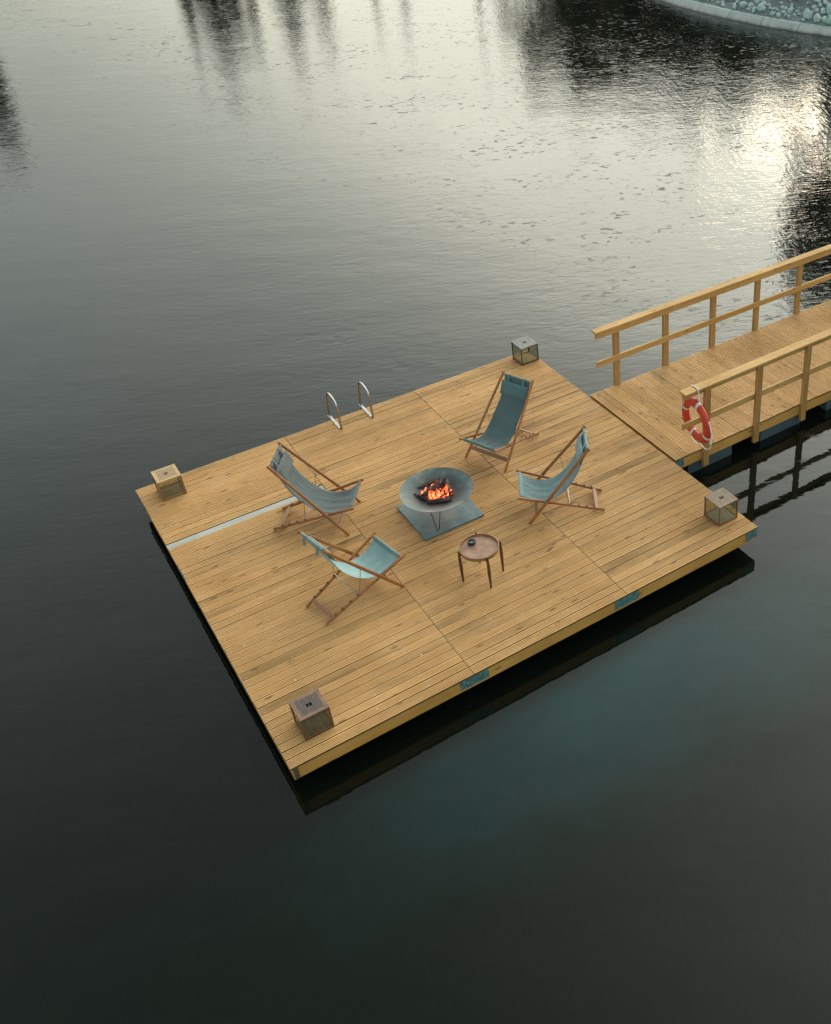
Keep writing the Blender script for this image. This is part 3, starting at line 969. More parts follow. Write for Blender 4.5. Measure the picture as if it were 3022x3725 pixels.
# galvanised joining plates
def plate(x0, x1, y0, y1, z0, z1, holes):
    p_ = MB().box((x0, y0, z0 - WATER), (x1, y1, z1 - WATER)).build('joining_plate', M_GALV, deck)
    h = MB()
    for (x, y, z) in holes:
        ax = V((0, -1, 0)) if y1 - y0 < 0.02 else V((-1, 0, 0)) if x < 3 else V((1, 0, 0))
        c = V((x, y, z - WATER))
        h.tube([c, c + ax * 0.006], 0.011, 8)
    h.build('bolt', M_STEELP, p_)
for x0, x1 in ((SEG - 0.18, SEG + 0.18), (2 * SEG - 0.18, 2 * SEG + 0.18)):
    plate(x0, x1, -0.006, 0.0, -0.165, -0.032, [(x0 + 0.05, -0.006, -0.06), (x0 + 0.05, -0.006, -0.135), (x1 - 0.05, -0.006, -0.06), (x1 - 0.05, -0.006, -0.135)])
plate(DW - 0.19, DW + 0.003, -0.006, 0.0, -0.165, -0.032, [(DW - 0.15, -0.006, -0.06), (DW - 0.15, -0.006, -0.13), (DW - 0.05, -0.006, -0.1)])
for y0 in (1.35, 3.7, 5.55):
    plate(-0.006, 0.0, y0, y0 + 0.30, -0.165, -0.035, [(-0.006, y0 + 0.05, -0.1), (-0.006, y0 + 0.25, -0.1)])
MB().box((0.012, -0.004, -0.198 - WATER), (0.062, 0.0, -0.032 - WATER)).build('end_grain_block', simple('dark_end_grain', (0.09, 0.065, 0.035), 0.8, 0, 30, 0.4), deck)

# ------------------------------------------------------------------ footbridge
wk = empty('footbridge', (6.45, 2.94, WATER))
tag(wk, 'pine footbridge with grooved boards and two railings leading off the platform', 'footbridge')
WX0, WX1, WY0, WY1 = 6.452, 31.2, 1.838, 4.045
def W_(p): return (p[0] - 6.45, p[1] - 2.94, p[2] - WATER)
def wbuild(mb, name, mat, parent=None, smooth=None):
    mb.v = [W_(p) for p in mb.v]
    return mb.build(name, mat, parent or wk, smooth)
mb = MB(); x = WX0
while x < WX1 - 0.12:
    gap = 0.0115 + rd.choice([0, 0, 0.003])
    grooved(mb, 'y', WY0 - rd.uniform(0, 0.008), WY1 + rd.uniform(0, 0.012), x + gap / 2, 0.124 - gap, rd.uniform(-0.001, 0.001), ridges=6)
    x += 0.124
wbuild(mb, 'decking', M_WALK)
SEGW = 6.0
xx = WX0
while xx < WX1 - 0.5:
    x1 = min(xx + SEGW, WX1)
    for y0 in (WY0 + 0.002, WY1 - 0.047):
        wbuild(MB().cbox((xx + 0.004, y0, -0.2), (x1 - 0.004, y0 + 0.045, -0.030), 0.003), 'edge_board', M_EDGE)
    xx = x1
wbuild(MB().cbox((WX0 + 0.004, WY0 + 0.05, -0.2), (WX0 + 0.05, WY1 - 0.05, -0.03), 0.003), 'edge_board', M_EDGEY)
for k in range(20):
    x0 = 6.72 + k * 1.19 * 1.2
    if x0 + 0.85 > WX1: break
    wbuild(MB().cbox((x0, WY0 + 0.03, -0.62), (x0 + 0.85, WY1 - 0.10, -0.203), 0.03), 'float', M_FLOAT)
wbuild(MB().box((WX0 + 0.004, WY0 - 0.004, -0.165), (WX0 + 0.16, WY0 + 0.0, -0.034)), 'joining_plate', M_GALV)

def grooved_post(x, y, z0, z1, out):
    """post: a grooved board 0.095 wide, 0.045 thick; grooves on the outer (out) face"""
    w_, d_ = 0.100, 0.058
    pts = []
    n = 4
    for k in range(n):
        a = -w_ / 2 + k * w_ / n
        pts += [(a + 0.004, out * d_ / 2), (a + w_ / n - 0.004, out * d_ / 2)]
        if k < n - 1: pts += [(a + w_ / n - 0.002, out * (d_ / 2 - 0.005)), (a + w_ / n + 0.002, out * (d_ / 2 - 0.005))]
    pts += [(w_ / 2, out * (d_ / 2 - 0.004)), (w_ / 2, -out * d_ / 2), (-w_ / 2, -out * d_ / 2), (-w_ / 2, out * (d_ / 2 - 0.004))]
    if out > 0: pts = pts[::-1]
    N = len(pts)
    vs = [(x + a, y + b, z) for z in (z0, z1) for a, b in pts]
    fs = [(i, (i + 1) % N, N + (i + 1) % N, N + i) for i in range(N)] + [tuple(range(N - 1, -1, -1)), tuple(range(N, 2 * N))]
    return MB().add(vs, fs)
PX = [6.995 + 0.9905 * k for k in range(25) if 6.995 + 0.9905 * k < WX1]
RAIL_END = 6.575
for side, py, cap0, cap1, iny in (('far', WY1 - 0.0, 3.99, 4.125, -1), ('near', WY0 - 0.031, 1.775, 1.925, 1)):
    for i, x in enumerate(PX):
        x += rd.uniform(-0.007, 0.007)
        if side == 'far':
            o = grooved_post(x, WY1 + 0.031, -0.28, 1.068, 1)
        else:
            o = grooved_post(x, WY0 - 0.031, -0.30, 1.068, -1)
        wbuild(o, 'post', M_POST)
    # cap boards in lengths
    xs = [RAIL_END, 9.15, 13.1, 17.1, 21.0, 25.0, 29.0, WX1] if side == 'far' else [RAIL_END, 10.1, 14.0, 18.0, 22.0, 26.0, 30.0, WX1]
    for a, b in zip(xs, xs[1:]):
        dz = rd.uniform(-0.001, 0.001)
        wbuild(MB().beam((a + 0.002, (cap0 + cap1) / 2 + rd.uniform(-.004, .004), 1.086 + dz), (b - 0.002, (cap0 + cap1) / 2 + rd.uniform(-.004, .004), 1.086 + dz), cap1 - cap0, 0.032, (0, 0, 1), 0.003), 'handrail', M_RAIL)
    yi0, yi1 = (WY1 - 0.036, WY1 - 0.001) if side == 'far' else (WY0 + 0.001, WY0 + 0.036)
    xs2 = [RAIL_END + 0.01, 9.15, 13.1, 17.1, 21.0, 25.0, 29.0, WX1]
    for a, b in zip(xs2, xs2[1:]):
        wbuild(MB().cbox((a + 0.002, yi0, 0.972), (b - 0.002, yi1, 1.066), 0.003), 'top_board', M_RAIL)
    xs3 = [RAIL_END + 0.01, 9.2, 13.0, 17.0, 21.0, 25.0, 29.0, WX1]
    for a, b in zip(xs3, xs3[1:]):
        wbuild(MB().cbox((a + 0.002, yi0, 0.465), (b - 0.002, yi1, 0.565), 0.003), 'middle_rail', M_RAIL)

# ------------------------------------------------------------------ lifebuoy on the rail end
bx = 6.815
by, bz = 1.825, 0.57
buoy = empty('lifebuoy', (bx, by, bz))
tag(buoy, 'red ring lifebuoy with pale bands and white rope hung on the railing end', 'lifebuoy')
RM, rx, ry = 0.288, 0.050, 0.078     # main radius, half thickness along axis, half width in the plane
Tb = Matrix.Rotation(R(-6), 4, 'Z') @ Matrix.Rotation(R(-4), 4, 'Y')
def ring_pt(a, b, sc=1.0, RMs=RM):
    # a round the ring (0 = -y side seen right, 90 = up), b round the section
    dirv = V((0, -math.cos(a), math.sin(a)))
    return Tb @ (dirv * (RMs + math.cos(b) * ry * sc) + V((1, 0, 0)) * math.sin(b) * rx * sc)
def ring_mesh(a0, a1, n, sc=1.0):
    full = abs(a1 - a0 - 2 * math.pi) < 1e-6
    vs = []; nb = 20
    for i in range(n if full else n + 1):
        a = a0 + (a1 - a0) * i / n
        for j in range(nb):
            vs.append(ring_pt(a, 2 * math.pi * j / nb, sc))
    fs = []
    for i in range(n):
        i2 = (i + 1) % n if full else i + 1
        for j in range(nb):
            fs.append((i * nb + j, i2 * nb + j, i2 * nb + (j + 1) % nb, i * nb + (j + 1) % nb))
    return MB().add(vs, fs)
ring_mesh(0, 2 * math.pi, 72).build('ring', M_BUOY, buoy, smooth=180)
for d_ in (72, 160, 252, 335):
    ring_mesh(R(d_ - 4), R(d_ + 4), 6, 1.012).build('band', M_BAND, buoy, smooth=180)
def cat(points, n=10):
    P = [V(p) for p in points]; P = [P[0] * 2 - P[1]] + P + [P[-1] * 2 - P[-2]]
    out = []
    for i in range(1, len(P) - 2):
        for k_ in range(n):
            t_ = k_ / n; a, b, c, d = P[i - 1], P[i], P[i + 1], P[i + 2]
            out.append(0.5 * ((2 * b) + (c - a) * t_ + (2 * a - 5 * b + 4 * c - d) * t_ ** 2 + (3 * b - a - 3 * c + d) * t_ ** 3))
    out.append(P[-2])
    return out
Lb = lambda x_, y_, z_: V((x_ - bx, y_ - by, z_ - bz))
oR = lambda a, off=0.0, xo=0.0: ring_pt(R(a), 0, 1.0) + (ring_pt(R(a), 0, 1) - ring_pt(R(a), math.pi, 1)).normalized() * off + V((xo, 0, 0))
fR = lambda a: ring_pt(R(a), R(-80), 1.0) + V((-0.009, 0, 0))
rope_pts = [[oR(22, 0.006), Lb(6.80, 1.700, 0.80), Lb(6.80, 1.765, 1.06), Lb(6.80, 1.776, 1.112), Lb(6.81, 1.85, 1.111), Lb(6.80, 1.928, 1.110), Lb(6.79, 1.936, 1.08), Lb(6.765, 1.99, 0.98), fR(140), fR(158), fR(176), fR(192)],
            [oR(22, 0.006), oR(5, 0.025), oR(-15, 0.05), oR(-40, 0.09), oR(-60, 0.085), oR(-75, 0.03), oR(-80, 0.004)],
            [oR(-80, 0.004), oR(-84, 0.05), oR(-96, 0.075), oR(-112, 0.06), oR(-126, 0.012)]]
for pts in rope_pts:
    MB().tube(cat(pts, 8), 0.0075, 7).build('rope', M_ROPE, buoy, smooth=180)
MB().tube(cat([oR(20, 0.0), oR(25, 0.016), oR(18, 0.02), oR(22, 0.0)], 5), 0.009, 7).build('knot', M_ROPE, buoy, smooth=180)

# ------------------------------------------------------------------ swimming ladder rails
lad = empty('swimming_ladder', (3.165, 5.77, 0))
tag(lad, 'stainless swimming ladder with two bent handrails on the far platform edge', 'ladder')
for dx in (-0.255, 0.26):
    P = [(dx, y_, z_) for y_, z_ in ((0.235, -0.9), (0.235, -0.2), (0.230, 0.0), (0.185, 0.22), (0.140, 0.40), (0.112, 0.462), (0.05, 0.498), (-0.05, 0.497), (-0.14, 0.478), (-0.20, 0.438), (-0.226, 0.37), (-0.226, 0.22), (-0.216, 0.0))]
    o = MB().tube(cat(P, 5), 0.0165, 12).build('handrail', M_STEEL, lad, smooth=180)
    pl = MB().box((dx - 0.030, -0.19, 0.003), (dx + 0.014, 0.245, 0.009)).build('base_plate', M_STEELP, lad)
    MB().lathe([(0.0, 0.018), (0.009, 0.016), (0.012, 0.009), (0.0, 0.009)], 10, (dx - 0.01, -0.10, 0), False).lathe([(0.0, 0.018), (0.009, 0.016), (0.012, 0.009), (0.0, 0.009)], 10, (dx - 0.01, 0.01, 0), False).build('bolt', M_STEEL, pl)
for zz in (-0.45, -0.68, -0.86):
    MB().tube([(-0.255, 0.235, zz), (0.26, 0.235, zz)], 0.018, 10).build('rung', M_STEEL, lad, smooth=180)

# ------------------------------------------------------------------ fire bowl
BC = V((3.175, 2.83, 0))
slab = empty('ground_plate', (3.178, 2.833, 0))
bpy.data.objects.remove(slab)
mb = MB().box((-0.437, -0.437, 0.004), (0.437, 0.437, 0.030))
slab = mb.build('ground_plate', M_SLAB)
slab.location = (3.178, 2.836, 0)
md = slab.modifiers.new('bevel', 'BEVEL'); md.width = 0.003; md.segments = 2
tag(slab, 'square blue-grey ground plate lying under the fire bowl', 'plate')
pit = empty('fire_bowl', (BC.x, BC.y, 0.030))
tag(pit, 'shallow round steel fire bowl on thin hairpin legs', 'fire bowl')
prof_o, prof_i = [], []
RB = 0.49; depth = 0.112; z_r = 0.370
for k in range(17):
    r_ = RB * k / 16
    z_ = z_r - depth * (1 - (r_ / RB) ** 2)
    prof_o.append((r_, z_ - 0.004)); prof_i.append((r_, z_))
MB().lathe(prof_o + prof_i[::-1], 96, closed=False).build('bowl', M_BOWL, pit, smooth=40)
for a in (-120.5, 1.5, 121.0):
    d = V((math.cos(R(a)), math.sin(R(a)), 0)); s_ = V((-d.y, d.x, 0))
    foot = d * 0.418
    top = d * 0.40
    pts = [top - s_ * 0.062 + V((0, 0, 0.315)), foot - s_ * 0.022 + V((0, 0, 0.05)), foot - s_ * 0.014 + V((0, 0, 0.016)), foot + V((0, 0, 0.006)), foot + s_ * 0.014 + V((0, 0, 0.016)), foot + s_ * 0.022 + V((0, 0, 0.05)), top + s_ * 0.062 + V((0, 0, 0.315))]
    MB().tube(pts, 0.0055, 8).build('leg', M_BLACKIRON, pit, smooth=180)

def log(p0, p1, r, seed, label, split=True):
    rs = random.Random(seed)
    p0, p1 = V(p0), V(p1); c = (p0 + p1) / 2
    t_ = (p1 - p0).normalized(); q = t_.orthogonal().normalized(); w_ = t_.cross(q)
    n, L = 12, 9
    ph = [rs.uniform(0.72, 1.12) for _ in range(n)]
    vs = []
    for i in range(L + 1):
        f = i / L; end = 0.86 if i in (0, L) else 1.0
        for k_ in range(n):
            rr = r * ph[k_] * end * (1 + rs.uniform(-.09, .09))
            a = 2 * math.pi * k_ / n
            vs.append(p0.lerp(p1, f) - c + (q * math.cos(a) + w_ * math.sin(a)) * rr + t_ * rs.uniform(-.006, .006))
    fs = [(i * n + k_, i * n + (k_ + 1) % n, (i + 1) * n + (k_ + 1) % n, (i + 1) * n + k_) for i in range(L) for k_ in range(n)]
    fs += [tuple(range(n - 1, -1, -1)), tuple(L * n + k_ for k_ in range(n))]
    o = MB().add(vs, fs).build('firewood_log', M_CHAR, smooth=35)
    o.location = c
    tag(o, label, 'log', 'charred logs burning in the fire bowl')
log((2.985, 2.745, .318), (3.268, 2.600, .325), 0.034, 1, 'charred log at the front of the fire, below the flames')
log((3.395, 3.055, .325), (3.325, 2.72, .322), 0.040, 2, 'ash-grey charred log at the right side of the fire')
log((3.02, 3.09, .318), (3.36, 3.10, .330), 0.030, 3, 'charred log at the back of the fire, behind the flames')
log((2.985, 2.86, .365), (3.385, 3.00, .385), 0.037, 4, 'curved black log lying across the middle of the flames')
log((2.925, 3.00, .315), (3.02, 2.80, .315), 0.034, 5, 'short black log at the left side of the fire')
log((3.10, 2.80, .300), (3.25, 2.93, .300), 0.024, 6, 'small black log lowest in the fire under the flames')

fire = empty('fire', (3.17, 2.86, 0.30))
tag(fire, 'orange flames and glowing embers among the charred logs', 'fire')
rf = random.Random(11)
def flame(p, h, r, lean):
    pts = []; rad = []
    for i in range(8):
        f = i / 7
        pts.append(V(p) + V((lean[0] * f + 0.012 * math.sin(f * 7 + p[0] * 60), lean[1] * f + 0.012 * math.sin(f * 6 + p[1] * 70), h * f)))
        rad.append(r * (math.sin(math.pi * min(1, 0.22 + f * 0.78)) ** 0.8 + 0.03))
    MB().tube(pts, rad, 8).build('flame', M_FLAME, fire, smooth=180)
for _ in range(15):
    a = rf.uniform(-0.13, 0.15); b = rf.uniform(-0.13, -0.015) + a * -0.15
    flame((a, b + 0.03 * 0, 0.0), rf.uniform(0.06, 0.13), rf.uniform(0.013, 0.026), (rf.uniform(-.02, .03), rf.uniform(-.01, .03)))
for _ in range(8):
    a = rf.uniform(-0.15, 0.14)
    flame((a, 0.115 + a * 0.3 + rf.uniform(-.03, .03), 0.0), rf.uniform(0.05, 0.09), rf.uniform(0.011, 0.02), (rf.uniform(-.02, .03), rf.uniform(-.01, .02)))
em = MB()
for _ in range(34):
    a, b = rf.uniform(-0.15, 0.17), rf.uniform(-0.14, 0.16)
    r_ = rf.uniform(0.010, 0.020)
    n0 = len(em.v)
    em.tube([(a, b, -0.045 + 0.25 * (a * a + b * b)), (a + rf.uniform(-.01, .01), b + rf.uniform(-.01, .01), -0.015), (a, b, 0.008)], [r_, r_ * 1.15, r_ * 0.5], 6)
o = em.build('embers', M_FLAME, fire); o['kind'] = 'stuff'

# ------------------------------------------------------------------ side table and candle holder
TC = V((3.022, 1.372, 0))
tb = empty('side_table', TC)
tag(tb, 'round brown tray table on four tapered wooden legs', 'side table')
MB().lathe([(0.0, 0.452), (0.232, 0.452), (0.232, 0.458), (0.0, 0.458)], 64, closed=False).build('tray', M_TRAY, tb, smooth=30)
MB().lathe([(0.230, 0.440), (0.241, 0.440), (0.243, 0.485), (0.236, 0.487), (0.2325, 0.46)], 72).build('rim', M_TRAYRIM, tb, smooth=40)
legs_a = [math.atan2(y - TC.y, x - TC.x) for x, y in ((2.776, 1.421), (2.992, 1.117), (3.268, 1.290), (3.109, 1.607))]
for a in legs_a:
    d = V((math.cos(a), math.sin(a), 0))
    top = d * 0.262 + V((0, 0, 0.498)); bot = d * 0.258
    pts = [bot, bot.lerp(top, 0.28), bot.lerp(top, 0.50), bot.lerp(top, 0.72), bot.lerp(top, 0.97), top]
    MB().tube(pts, [0.0125, 0.0175, 0.021, 0.0185, 0.0125, 0.010], 14).build('leg', M_TABLELEG, tb, smooth=40)
    d2 = d * 0.243
mc = MB()
for a, b in ((0, 2), (1, 3)):
    p0 = V((math.cos(legs_a[a]), math.sin(legs_a[a]), 0)) * 0.25; p1 = V((math.cos(legs_a[b]), math.sin(legs_a[b]), 0)) * 0.25
    z_ = 0.43 - 0.02 * a
    mc.beam((p0.x, p0.y, z_), (p1.x, p1.y, z_), 0.03, 0.018)
mc.build('cross_bar', M_TABLELEG, tb)
cup = empty('candle_holder', (2.985, 1.498, 0.458))
tag(cup, 'small black round candle holder standing on the tray table', 'candle holder')
MB().lathe([(0.0, 0.0), (0.047, 0.0), (0.051, 0.006), (0.051, 0.040), (0.046, 0.047), (0.028, 0.047), (0.026, 0.016), (0.0, 0.016)], 40, closed=False).build('holder', M_CUP, cup, smooth=40)
MB().lathe([(0.0, 0.030), (0.010, 0.030), (0.016, 0.026), (0.019, 0.0165), (0.0, 0.0165)], 24, closed=False).build('candle', M_WAX, cup, smooth=40)

# ------------------------------------------------------------------ lanterns
def lantern(x, y, top, frame, slat, base, label, rot=0, sz=0.322):
    root = empty('lantern', (x, y, 0.001), rot)
    tag(root, label, 'lantern', 'wooden lanterns at the platform corners')
    h = sz / 2; H = 0.321
    mt, mf, ms, mbm = top, frame, slat, base
    tz0, tz1 = H - 0.016, H
    fr = MB(); bw = 0.042
    fr.cbox((-h, -h, tz0), (h, -h + bw, tz1), 0.002); fr.cbox((-h, h - bw, tz0), (h, h, tz1), 0.002)
    fr.cbox((-h, -h + bw + .001, tz0), (-h + bw, h - bw - .001, tz1 - .0005), 0.002); fr.cbox((h - bw, -h + bw + .001, tz0), (h, h - bw - .001, tz1 - .0005), 0.002)
    tp = fr.build('top_frame', mt, root)
    # slats with two hand holes in the middle
    sl = MB(); n = 8; span = sz - 2 * bw - 0.004; pw = span / n
    for k in range(n):
        a = -span / 2 + k * pw + 0.0012; b = a + pw - 0.0024
        if k in (3, 4):
            sl.box((a, -h + bw, tz0 + .002), (b, -0.024, tz1 - .002)); sl.box((a, 0.024, tz0 + .002), (b, h - bw, tz1 - .002))
            if k == 3: sl.box((b - .004, -0.024, tz0 + .002), (b + .003, 0.024, tz1 - .002))
        else:
            sl.box((a, -h + bw, tz0 + .002), (b, h - bw, tz1 - .002))
    sl.build('slats', ms, tp)
    MB().box((-0.05, -0.05, tz0 - 0.010), (0.05, 0.05, tz0 - 0.006)).build('inside_shade_sheet', M_INSIDE_SHADE, tp)  # black sheet below the hand holes, painting the shade inside the lantern
    for sx in (-1, 1):
        for sy in (-1, 1):
            cx_, cy_ = sx * (h - 0.009), sy * (h - 0.009)
            MB().cbox((cx_ - 0.0085, cy_ - 0.0085, 0.0), (cx_ + 0.0085, cy_ + 0.0085, tz0), 0.002).build('post', mf, root)
    bs = MB()
    bs.cbox((-h + .018, -h + .001, 0.006), (h - .018, -h + 0.017, 0.030), .002); bs.cbox((-h + .018, h - 0.017, 0.006), (h - .018, h - .001, 0.030), .002)
    bs.cbox((-h + .001, -h + .018, 0.006), (-h + 0.017, h - .018, 0.030), .002); bs.cbox((h - 0.017, -h + .018, 0.006), (h - .001, h - .018, 0.030), .002)
    bs.build('base_frame', mf, root)
    fl = MB()
    for k in range(5):
        a = -h + 0.0185 + k * (sz - 0.037) / 5
        fl.box((a + .0008, -h + 0.0185, 0.012), (a + (sz - 0.037) / 5 - .0008, h - 0.0185, 0.024))
    fl.build('base', mbm, root)
    for s_ in (-1, 1):
        MB().box((-h + 0.019, s_ * (h - 0.009) - 0.0015, 0.031), (h - 0.019, s_ * (h - 0.009) + 0.0015, tz0 - .001)).build('glass_pane', M_GLASS, root)
        MB().box((s_ * (h - 0.009) - 0.0015, -h + 0.019, 0.031), (s_ * (h - 0.009) + 0.0015, h - 0.019, tz0 - .001)).build('glass_pane', M_GLASS, root)
    return root
lw = lantern_wood
lantern(0.416, 0.396, lw('lantern_red_brown', (0.24, 0.130, 0.080), (0.16, 0.085, 0.055)), lw('lantern_brown_post', (0.17, 0.07, 0.022), (0.10, 0.04, 0.015)),
        lw('lantern_purple_brown', (0.12, 0.085, 0.075), (0.065, 0.05, 0.047)), lw('lantern_dull_base', (0.085, 0.062, 0.036), (0.05, 0.037, 0.023)),
        'lantern with a dark purple-brown lid at the near platform corner')
lantern(6.223, 5.635, lw('lantern_grey', (0.25, 0.24, 0.22), (0.16, 0.15, 0.14)), lw('lantern_dark_post', (0.11, 0.06, 0.04), (0.06, 0.033, 0.024)),
        lw('lantern_grey_slat', (0.24, 0.23, 0.215), (0.14, 0.135, 0.13)), lw('lantern_tan_base', (0.36, 0.235, 0.12), (0.25, 0.16, 0.08)),
        'lantern with a silver-grey lid at the far platform corner')
lantern(6.156, 0.461, lw('lantern_grey_brown', (0.26, 0.165, 0.11), (0.17, 0.105, 0.07)), lw('lantern_rust_post', (0.24, 0.095, 0.035), (0.15, 0.055, 0.022)),
        lw('lantern_weathered_slat', (0.26, 0.185, 0.135), (0.15, 0.105, 0.08)), lw('lantern_pale_base', (0.24, 0.215, 0.18), (0.15, 0.135, 0.11)),
        'lantern with a weathered grey-brown lid at the right platform corner')
lantern(0.390, 5.520, lw('lantern_light_tan', (0.52, 0.36, 0.18), (0.40, 0.26, 0.12)), lw('lantern_tan_post', (0.30, 0.15, 0.065), (0.20, 0.095, 0.04)),
        lw('lantern_tan_slat', (0.40, 0.27, 0.15), (0.27, 0.17, 0.09)), lw('lantern_brown_base', (0.17, 0.105, 0.062), (0.10, 0.062, 0.036)),
        'light tan lantern at the left platform corner beside the water', rot=R(90))

# ------------------------------------------------------------------ deck chairs
def deck_chair(x, y, ang, yA, zA, label, seed, strap_hang=0.10, cloth='N'):
    """local frame: +y towards the back of the chair, origin between the front feet"""
    M_FAB, M_PIL = FAB[cloth]
    root = empty('deck_chair', (x, y, 0.002), ang - math.pi / 2)
    tag(root, label, 'deck chair', 'deck chairs round the fire bowl')
    rs = random.Random(seed)
    a0, a1, b0, b1, yf, zf, yr = 0.354, 0.262, 0.310, 0.217, 0.11, 0.410, 0.993
    A = lambda s, t: V((s * (a0 + (a1 - a0) * t), yA * t, 0.014 + (zA - 0.014) * t))
    B = lambda s, t: V((s * (b0 + (b1 - b0) * t), -yf + (yr + yf) * t, zf + (0.022 - zf) * t))
    upA = V((0, -zA, yA)).normalized(); upB = V((0, zf, yr + yf)).normalized()
    for s in (-1, 1):
        o = MB().beam(A(s, -0.012), A(s, 1.015), 0.028, 0.043, upA, 0.010).build('back_rail', M_TEAK, root)
        o2 = MB().beam(B(s, -0.02), B(s, 1.02), 0.027, 0.040, upB, 0.009).build('seat_rail', M_TEAK, root)
        for t in (0.60, 0.70, 0.80, 0.89):
            c = B(s, t) + upB * 0.022
            MB().beam(c - V((0, 0.008, 0)), c + V((0, 0.008, 0)), 0.024, 0.022, upB, 0.003).build('notch_peg', M_PEG, o2)
        # pivot bolt
        ya = 0.0
    pv = 0.27
    MB().tube([A(-1, 0.27) + V((-0.018, 0, 0)), A(-1, 0.27) + V((0.055, 0, 0))], 0.006, 8).tube([A(1, 0.27) + V((0.018, 0, 0)), A(1, 0.27) + V((-0.055, 0, 0))], 0.006, 8).build('pivot_bolts', M_ROD, root)
    MB().tube([A(-1, 0.985), A(1, 0.985)], 0.014, 12).build('top_bar', M_TEAK, root, smooth=60)
    MB().beam(A(-1, 0.115), A(1, 0.115), 0.018, 0.058, upA.cross(V((1, 0, 0))), 0.004).build('front_crossbar', M_TEAK2, root)
    MB().beam(B(-1, 0.02), B(1, 0.02), 0.03, 0.024, V((0, 0, 1)), 0.006).build('front_bar', M_TEAK, root)
    MB().beam(B(-1, 0.925) + upB * 0.004, B(1, 0.925) + upB * 0.004, 0.052, 0.018, upB, 0.004).build('rear_crossbar', M_TEAK2, root)
    # metal prop: two arms from the back rails down to a rod resting against the first pegs
    bl, br = B(-1, 0.585) + upB * 0.026, B(1, 0.585) + upB * 0.026
    for s, e in ((-1, bl), (1, br)):
        MB().tube([A(s, 0.57) + V((s * 0.016, 0, 0)), e + V((s * 0.018, 0, 0))], 0.0042, 8).build('prop_arm', M_ROD, root, smooth=60)
    MB().tube([bl + V((-0.022, 0, 0)), br + V((0.022, 0, 0))], 0.006, 8).build('prop_rod', M_STEEL, root, smooth=60)
    # canvas
    top, fr = A(0, 0.985), B(0, 0.02)
    key = [(top.y + 0.002, top.z + 0.018), (top.y * 0.94, top.z * 0.865), (0.70 * yA / .86, 0.665), (0.565, 0.475), (0.42, 0.335), (0.26, 0.268), (0.10, 0.286), (-0.02, 0.345), (fr.y + 0.005, fr.z + 0.010), (fr.y - 0.012, fr.z + 0.002), (fr.y - 0.006, fr.z - 0.018)]
    curve = cat([(0, a, b) for a, b in key], 7)
    nU, nV = len(curve), 17
    mb = MB(); vs = []
    ph = rs.uniform(0, 6)
    for i, c in enumerate(curve):
        f = i / (nU - 1)
        tt = min(1, max(0, (c.y + 0.11) / (yA + 0.11)))
        hw = 0.262 + (0.218 - 0.262) * tt
        if 0.05 < f < 0.9: hw -= 0.014 * math.sin(math.pi * f)
        for j in range(nV):
            e = (j / (nV - 1)) * 2 - 1
            edge = abs(e) ** 3
            sagz = 0.020 * edge * math.sin(math.pi * f) - 0.006
            wr = 0.0075 * math.sin(e * 11 + ph + 3 * math.sin(f * 9)) * max(0, math.sin(math.pi * min(1, f * 1.05))) * (0.4 + 1.2 * max(0, f - 0.35))
            wr += 0.007 * math.sin(f * 34 + e * 3 + ph) * max(0, (f - 0.45)) * (1 - abs(e) * 0.5)
            vs.append(V((e * hw, c.y, c.z + sagz + wr)))
    fs = [(i * nV + j, i * nV + j + 1, (i + 1) * nV + j + 1, (i + 1) * nV + j) for i in range(nU - 1) for j in range(nV - 1)]
    cv = mb.add(vs, fs).build('canvas', M_FAB, root, smooth=180)
    sm = cv.modifiers.new('thickness', 'SOLIDIFY'); sm.thickness = 0.0035; sm.offset = 0
    # hem sleeve round the top bar and the sewn double layer below it
    hem = MB()
    hw = 0.219
    ring = [(-hw, 0), (hw, 0)]
    P0, P1 = A(0, 0.985) + V((-hw, 0, 0)), A(0, 0.985) + V((hw, 0, 0))
    hem.tube([P0.lerp(P1, k_ / 8) for k_ in range(9)], [0.0205 + 0.0012 * math.sin(k_ * 2.1) for k_ in range(9)], 14, cap=False)
    dn = (curve[4] - curve[0]).normalized()
    nb_ = V((0, -dn.z, dn.y))   # behind the canvas
    for off in (0.0,):
        q0 = A(0, 0.985) + nb_ * 0.02; 
        vv = []
        for k_ in range(5):
            f = k_ / 4
            c = q0.lerp(curve[6] + nb_ * 0.006, f)
            vv += [c + V((-hw, 0, 0)), c + V((hw, 0, 0))]
        hem.add(vv, [(2 * k_, 2 * k_ + 1, 2 * k_ + 3, 2 * k_ + 2) for k_ in range(4)])
    h1 = hem.build('top_hem', M_PIL, cv, smooth=60)
    fh = MB(); ffp = B(0, 0.02)
    fh.tube([ffp + V((-0.266 + 0.532 * k_ / 8, 0, 0)) for k_ in range(9)], 0.021, 12, cap=False)
    # doubled cloth sewn behind the front bar
    idx = [k_ for k_ in range(nU) if 0.74 < k_ / (nU - 1) < 0.885]
    vv = []
    for k_ in idx:
        for j in range(nV):
            q = vs[k_ * nV + j]; nn = (curve[min(nU - 1, k_ + 1)] - curve[k_ - 1]).normalized()
            vv.append(q + V((0, -nn.z, nn.y)) * -0.006 if False else q + V((0, 0, 0.0045)))
    fh.add(vv, [(a * nV + j, a * nV + j + 1, (a + 1) * nV + j + 1, (a + 1) * nV + j) for a in range(len(idx) - 1) for j in range(nV - 1)])
    fh.build('front_hem', M_PIL, cv, smooth=60)
    # headrest pillow in front of the canvas
    fwd = -nb_
    c0 = curve[4] + fwd * 0.034
    c1 = curve[12] + fwd * 0.034
    mp = MB(); nu, nv = 13, 9; hwp = 0.232; rows = []
    Lp = c1 - c0; Lp = Lp.normalized() * 0.205; 
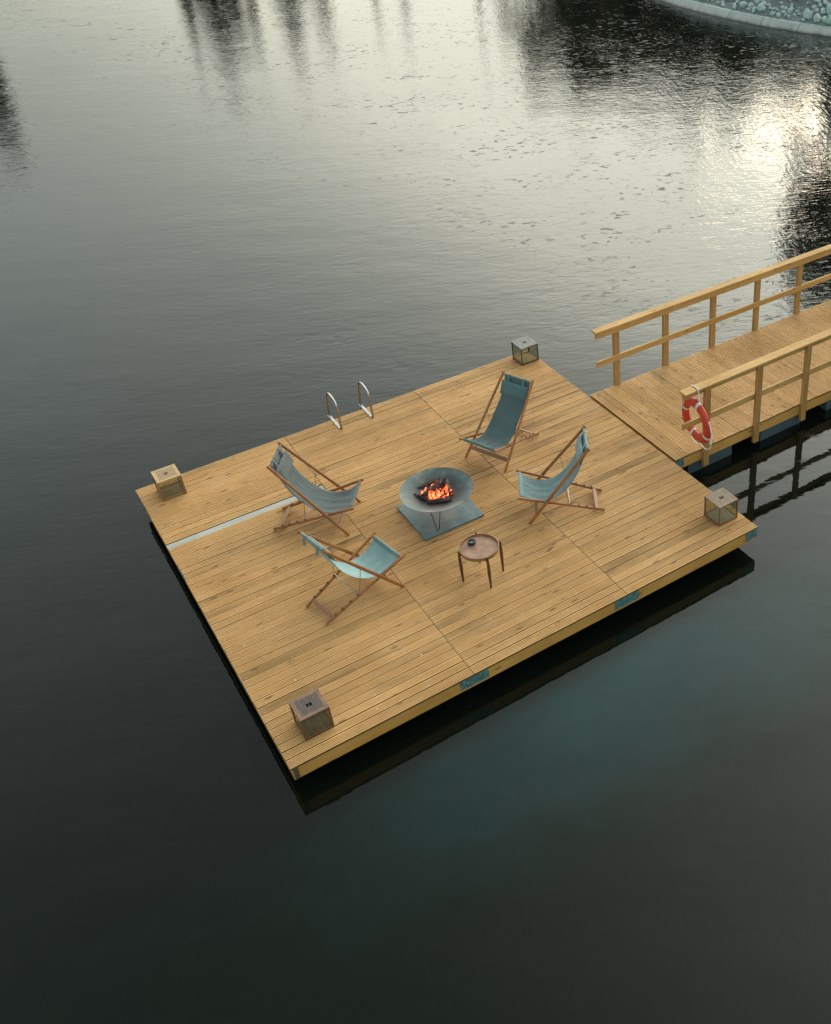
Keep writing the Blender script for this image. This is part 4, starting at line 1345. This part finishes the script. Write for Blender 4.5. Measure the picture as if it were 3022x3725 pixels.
    for side in (1, -1):
        for i in range(nu):
            for j in range(nv):
                a = i / (nu - 1) * 2 - 1; b = j / (nv - 1)
                bul = ((1 - abs(a) ** 6) * (1 - abs(2 * b - 1) ** 4)) ** 0.5
                p_ = c0 + Lp * b + V((a * hwp, 0, 0)) + fwd * side * 0.026 * bul
                p_ = p_ + V((0, 0, 0.003 * math.sin(a * 7 + ph)))
                rows.append(p_)
    fs = []
    N = nu * nv
    for i in range(nu - 1):
        for j in range(nv - 1):
            q = (i * nv + j, (i + 1) * nv + j, (i + 1) * nv + j + 1, i * nv + j + 1)
            fs.append(q); fs.append(tuple(N + k_ for k_ in q[::-1]))
    mp.add(rows, fs)
    pil = mp.build('headrest_pillow', M_PIL, root, smooth=180)
    # straps over the top bar, ends hanging behind
    tb_ = A(0, 0.985)
    for sx in (-0.135, 0.135):
        path = [c0 + Lp * 0.04, c0 - Lp * 0.06, tb_ + fwd * 0.024 + V((0, 0, 0.0)), tb_ + V((0, 0, 0.025)) + nb_ * 0.004, tb_ + nb_ * 0.026, tb_ + nb_ * 0.036 + V((0, 0.004, -0.055)), tb_ + nb_ * 0.042 + V((0, 0.004, -strap_hang - 0.02))]
        st = cat(path, 5)
        ww = 0.025
        vv = []; 
        for q in st: vv += [q + V((sx - ww, 0, 0)), q + V((sx + ww, 0, 0))]
        ff = [(2 * k_, 2 * k_ + 1, 2 * k_ + 3, 2 * k_ + 2) for k_ in range(len(st) - 1)]
        so = MB().add(vv, ff).build('strap', M_PIL, pil, smooth=180)
        s2 = so.modifiers.new('thickness', 'SOLIDIFY'); s2.thickness = 0.004
    return root

deck_chair(4.209, 3.420, 0.408, 0.928, 0.978, 'deck chair nearest the far corner, with deep teal canvas', 1)
deck_chair(4.193, 2.186, -0.501, 0.833, 1.072, 'deck chair right of the fire bowl, nearest the footbridge', 2, cloth='E')
deck_chair(2.185, 3.422, 2.522, 0.840, 1.068, 'deck chair with faded grey canvas, its rear feet by the pale weathered strip', 3, cloth='W')
deck_chair(2.055, 2.133, 3.330, 0.842, 1.079, 'deck chair with pale turquoise canvas, its back turned to the near left edge', 4, 0.07, cloth='S')
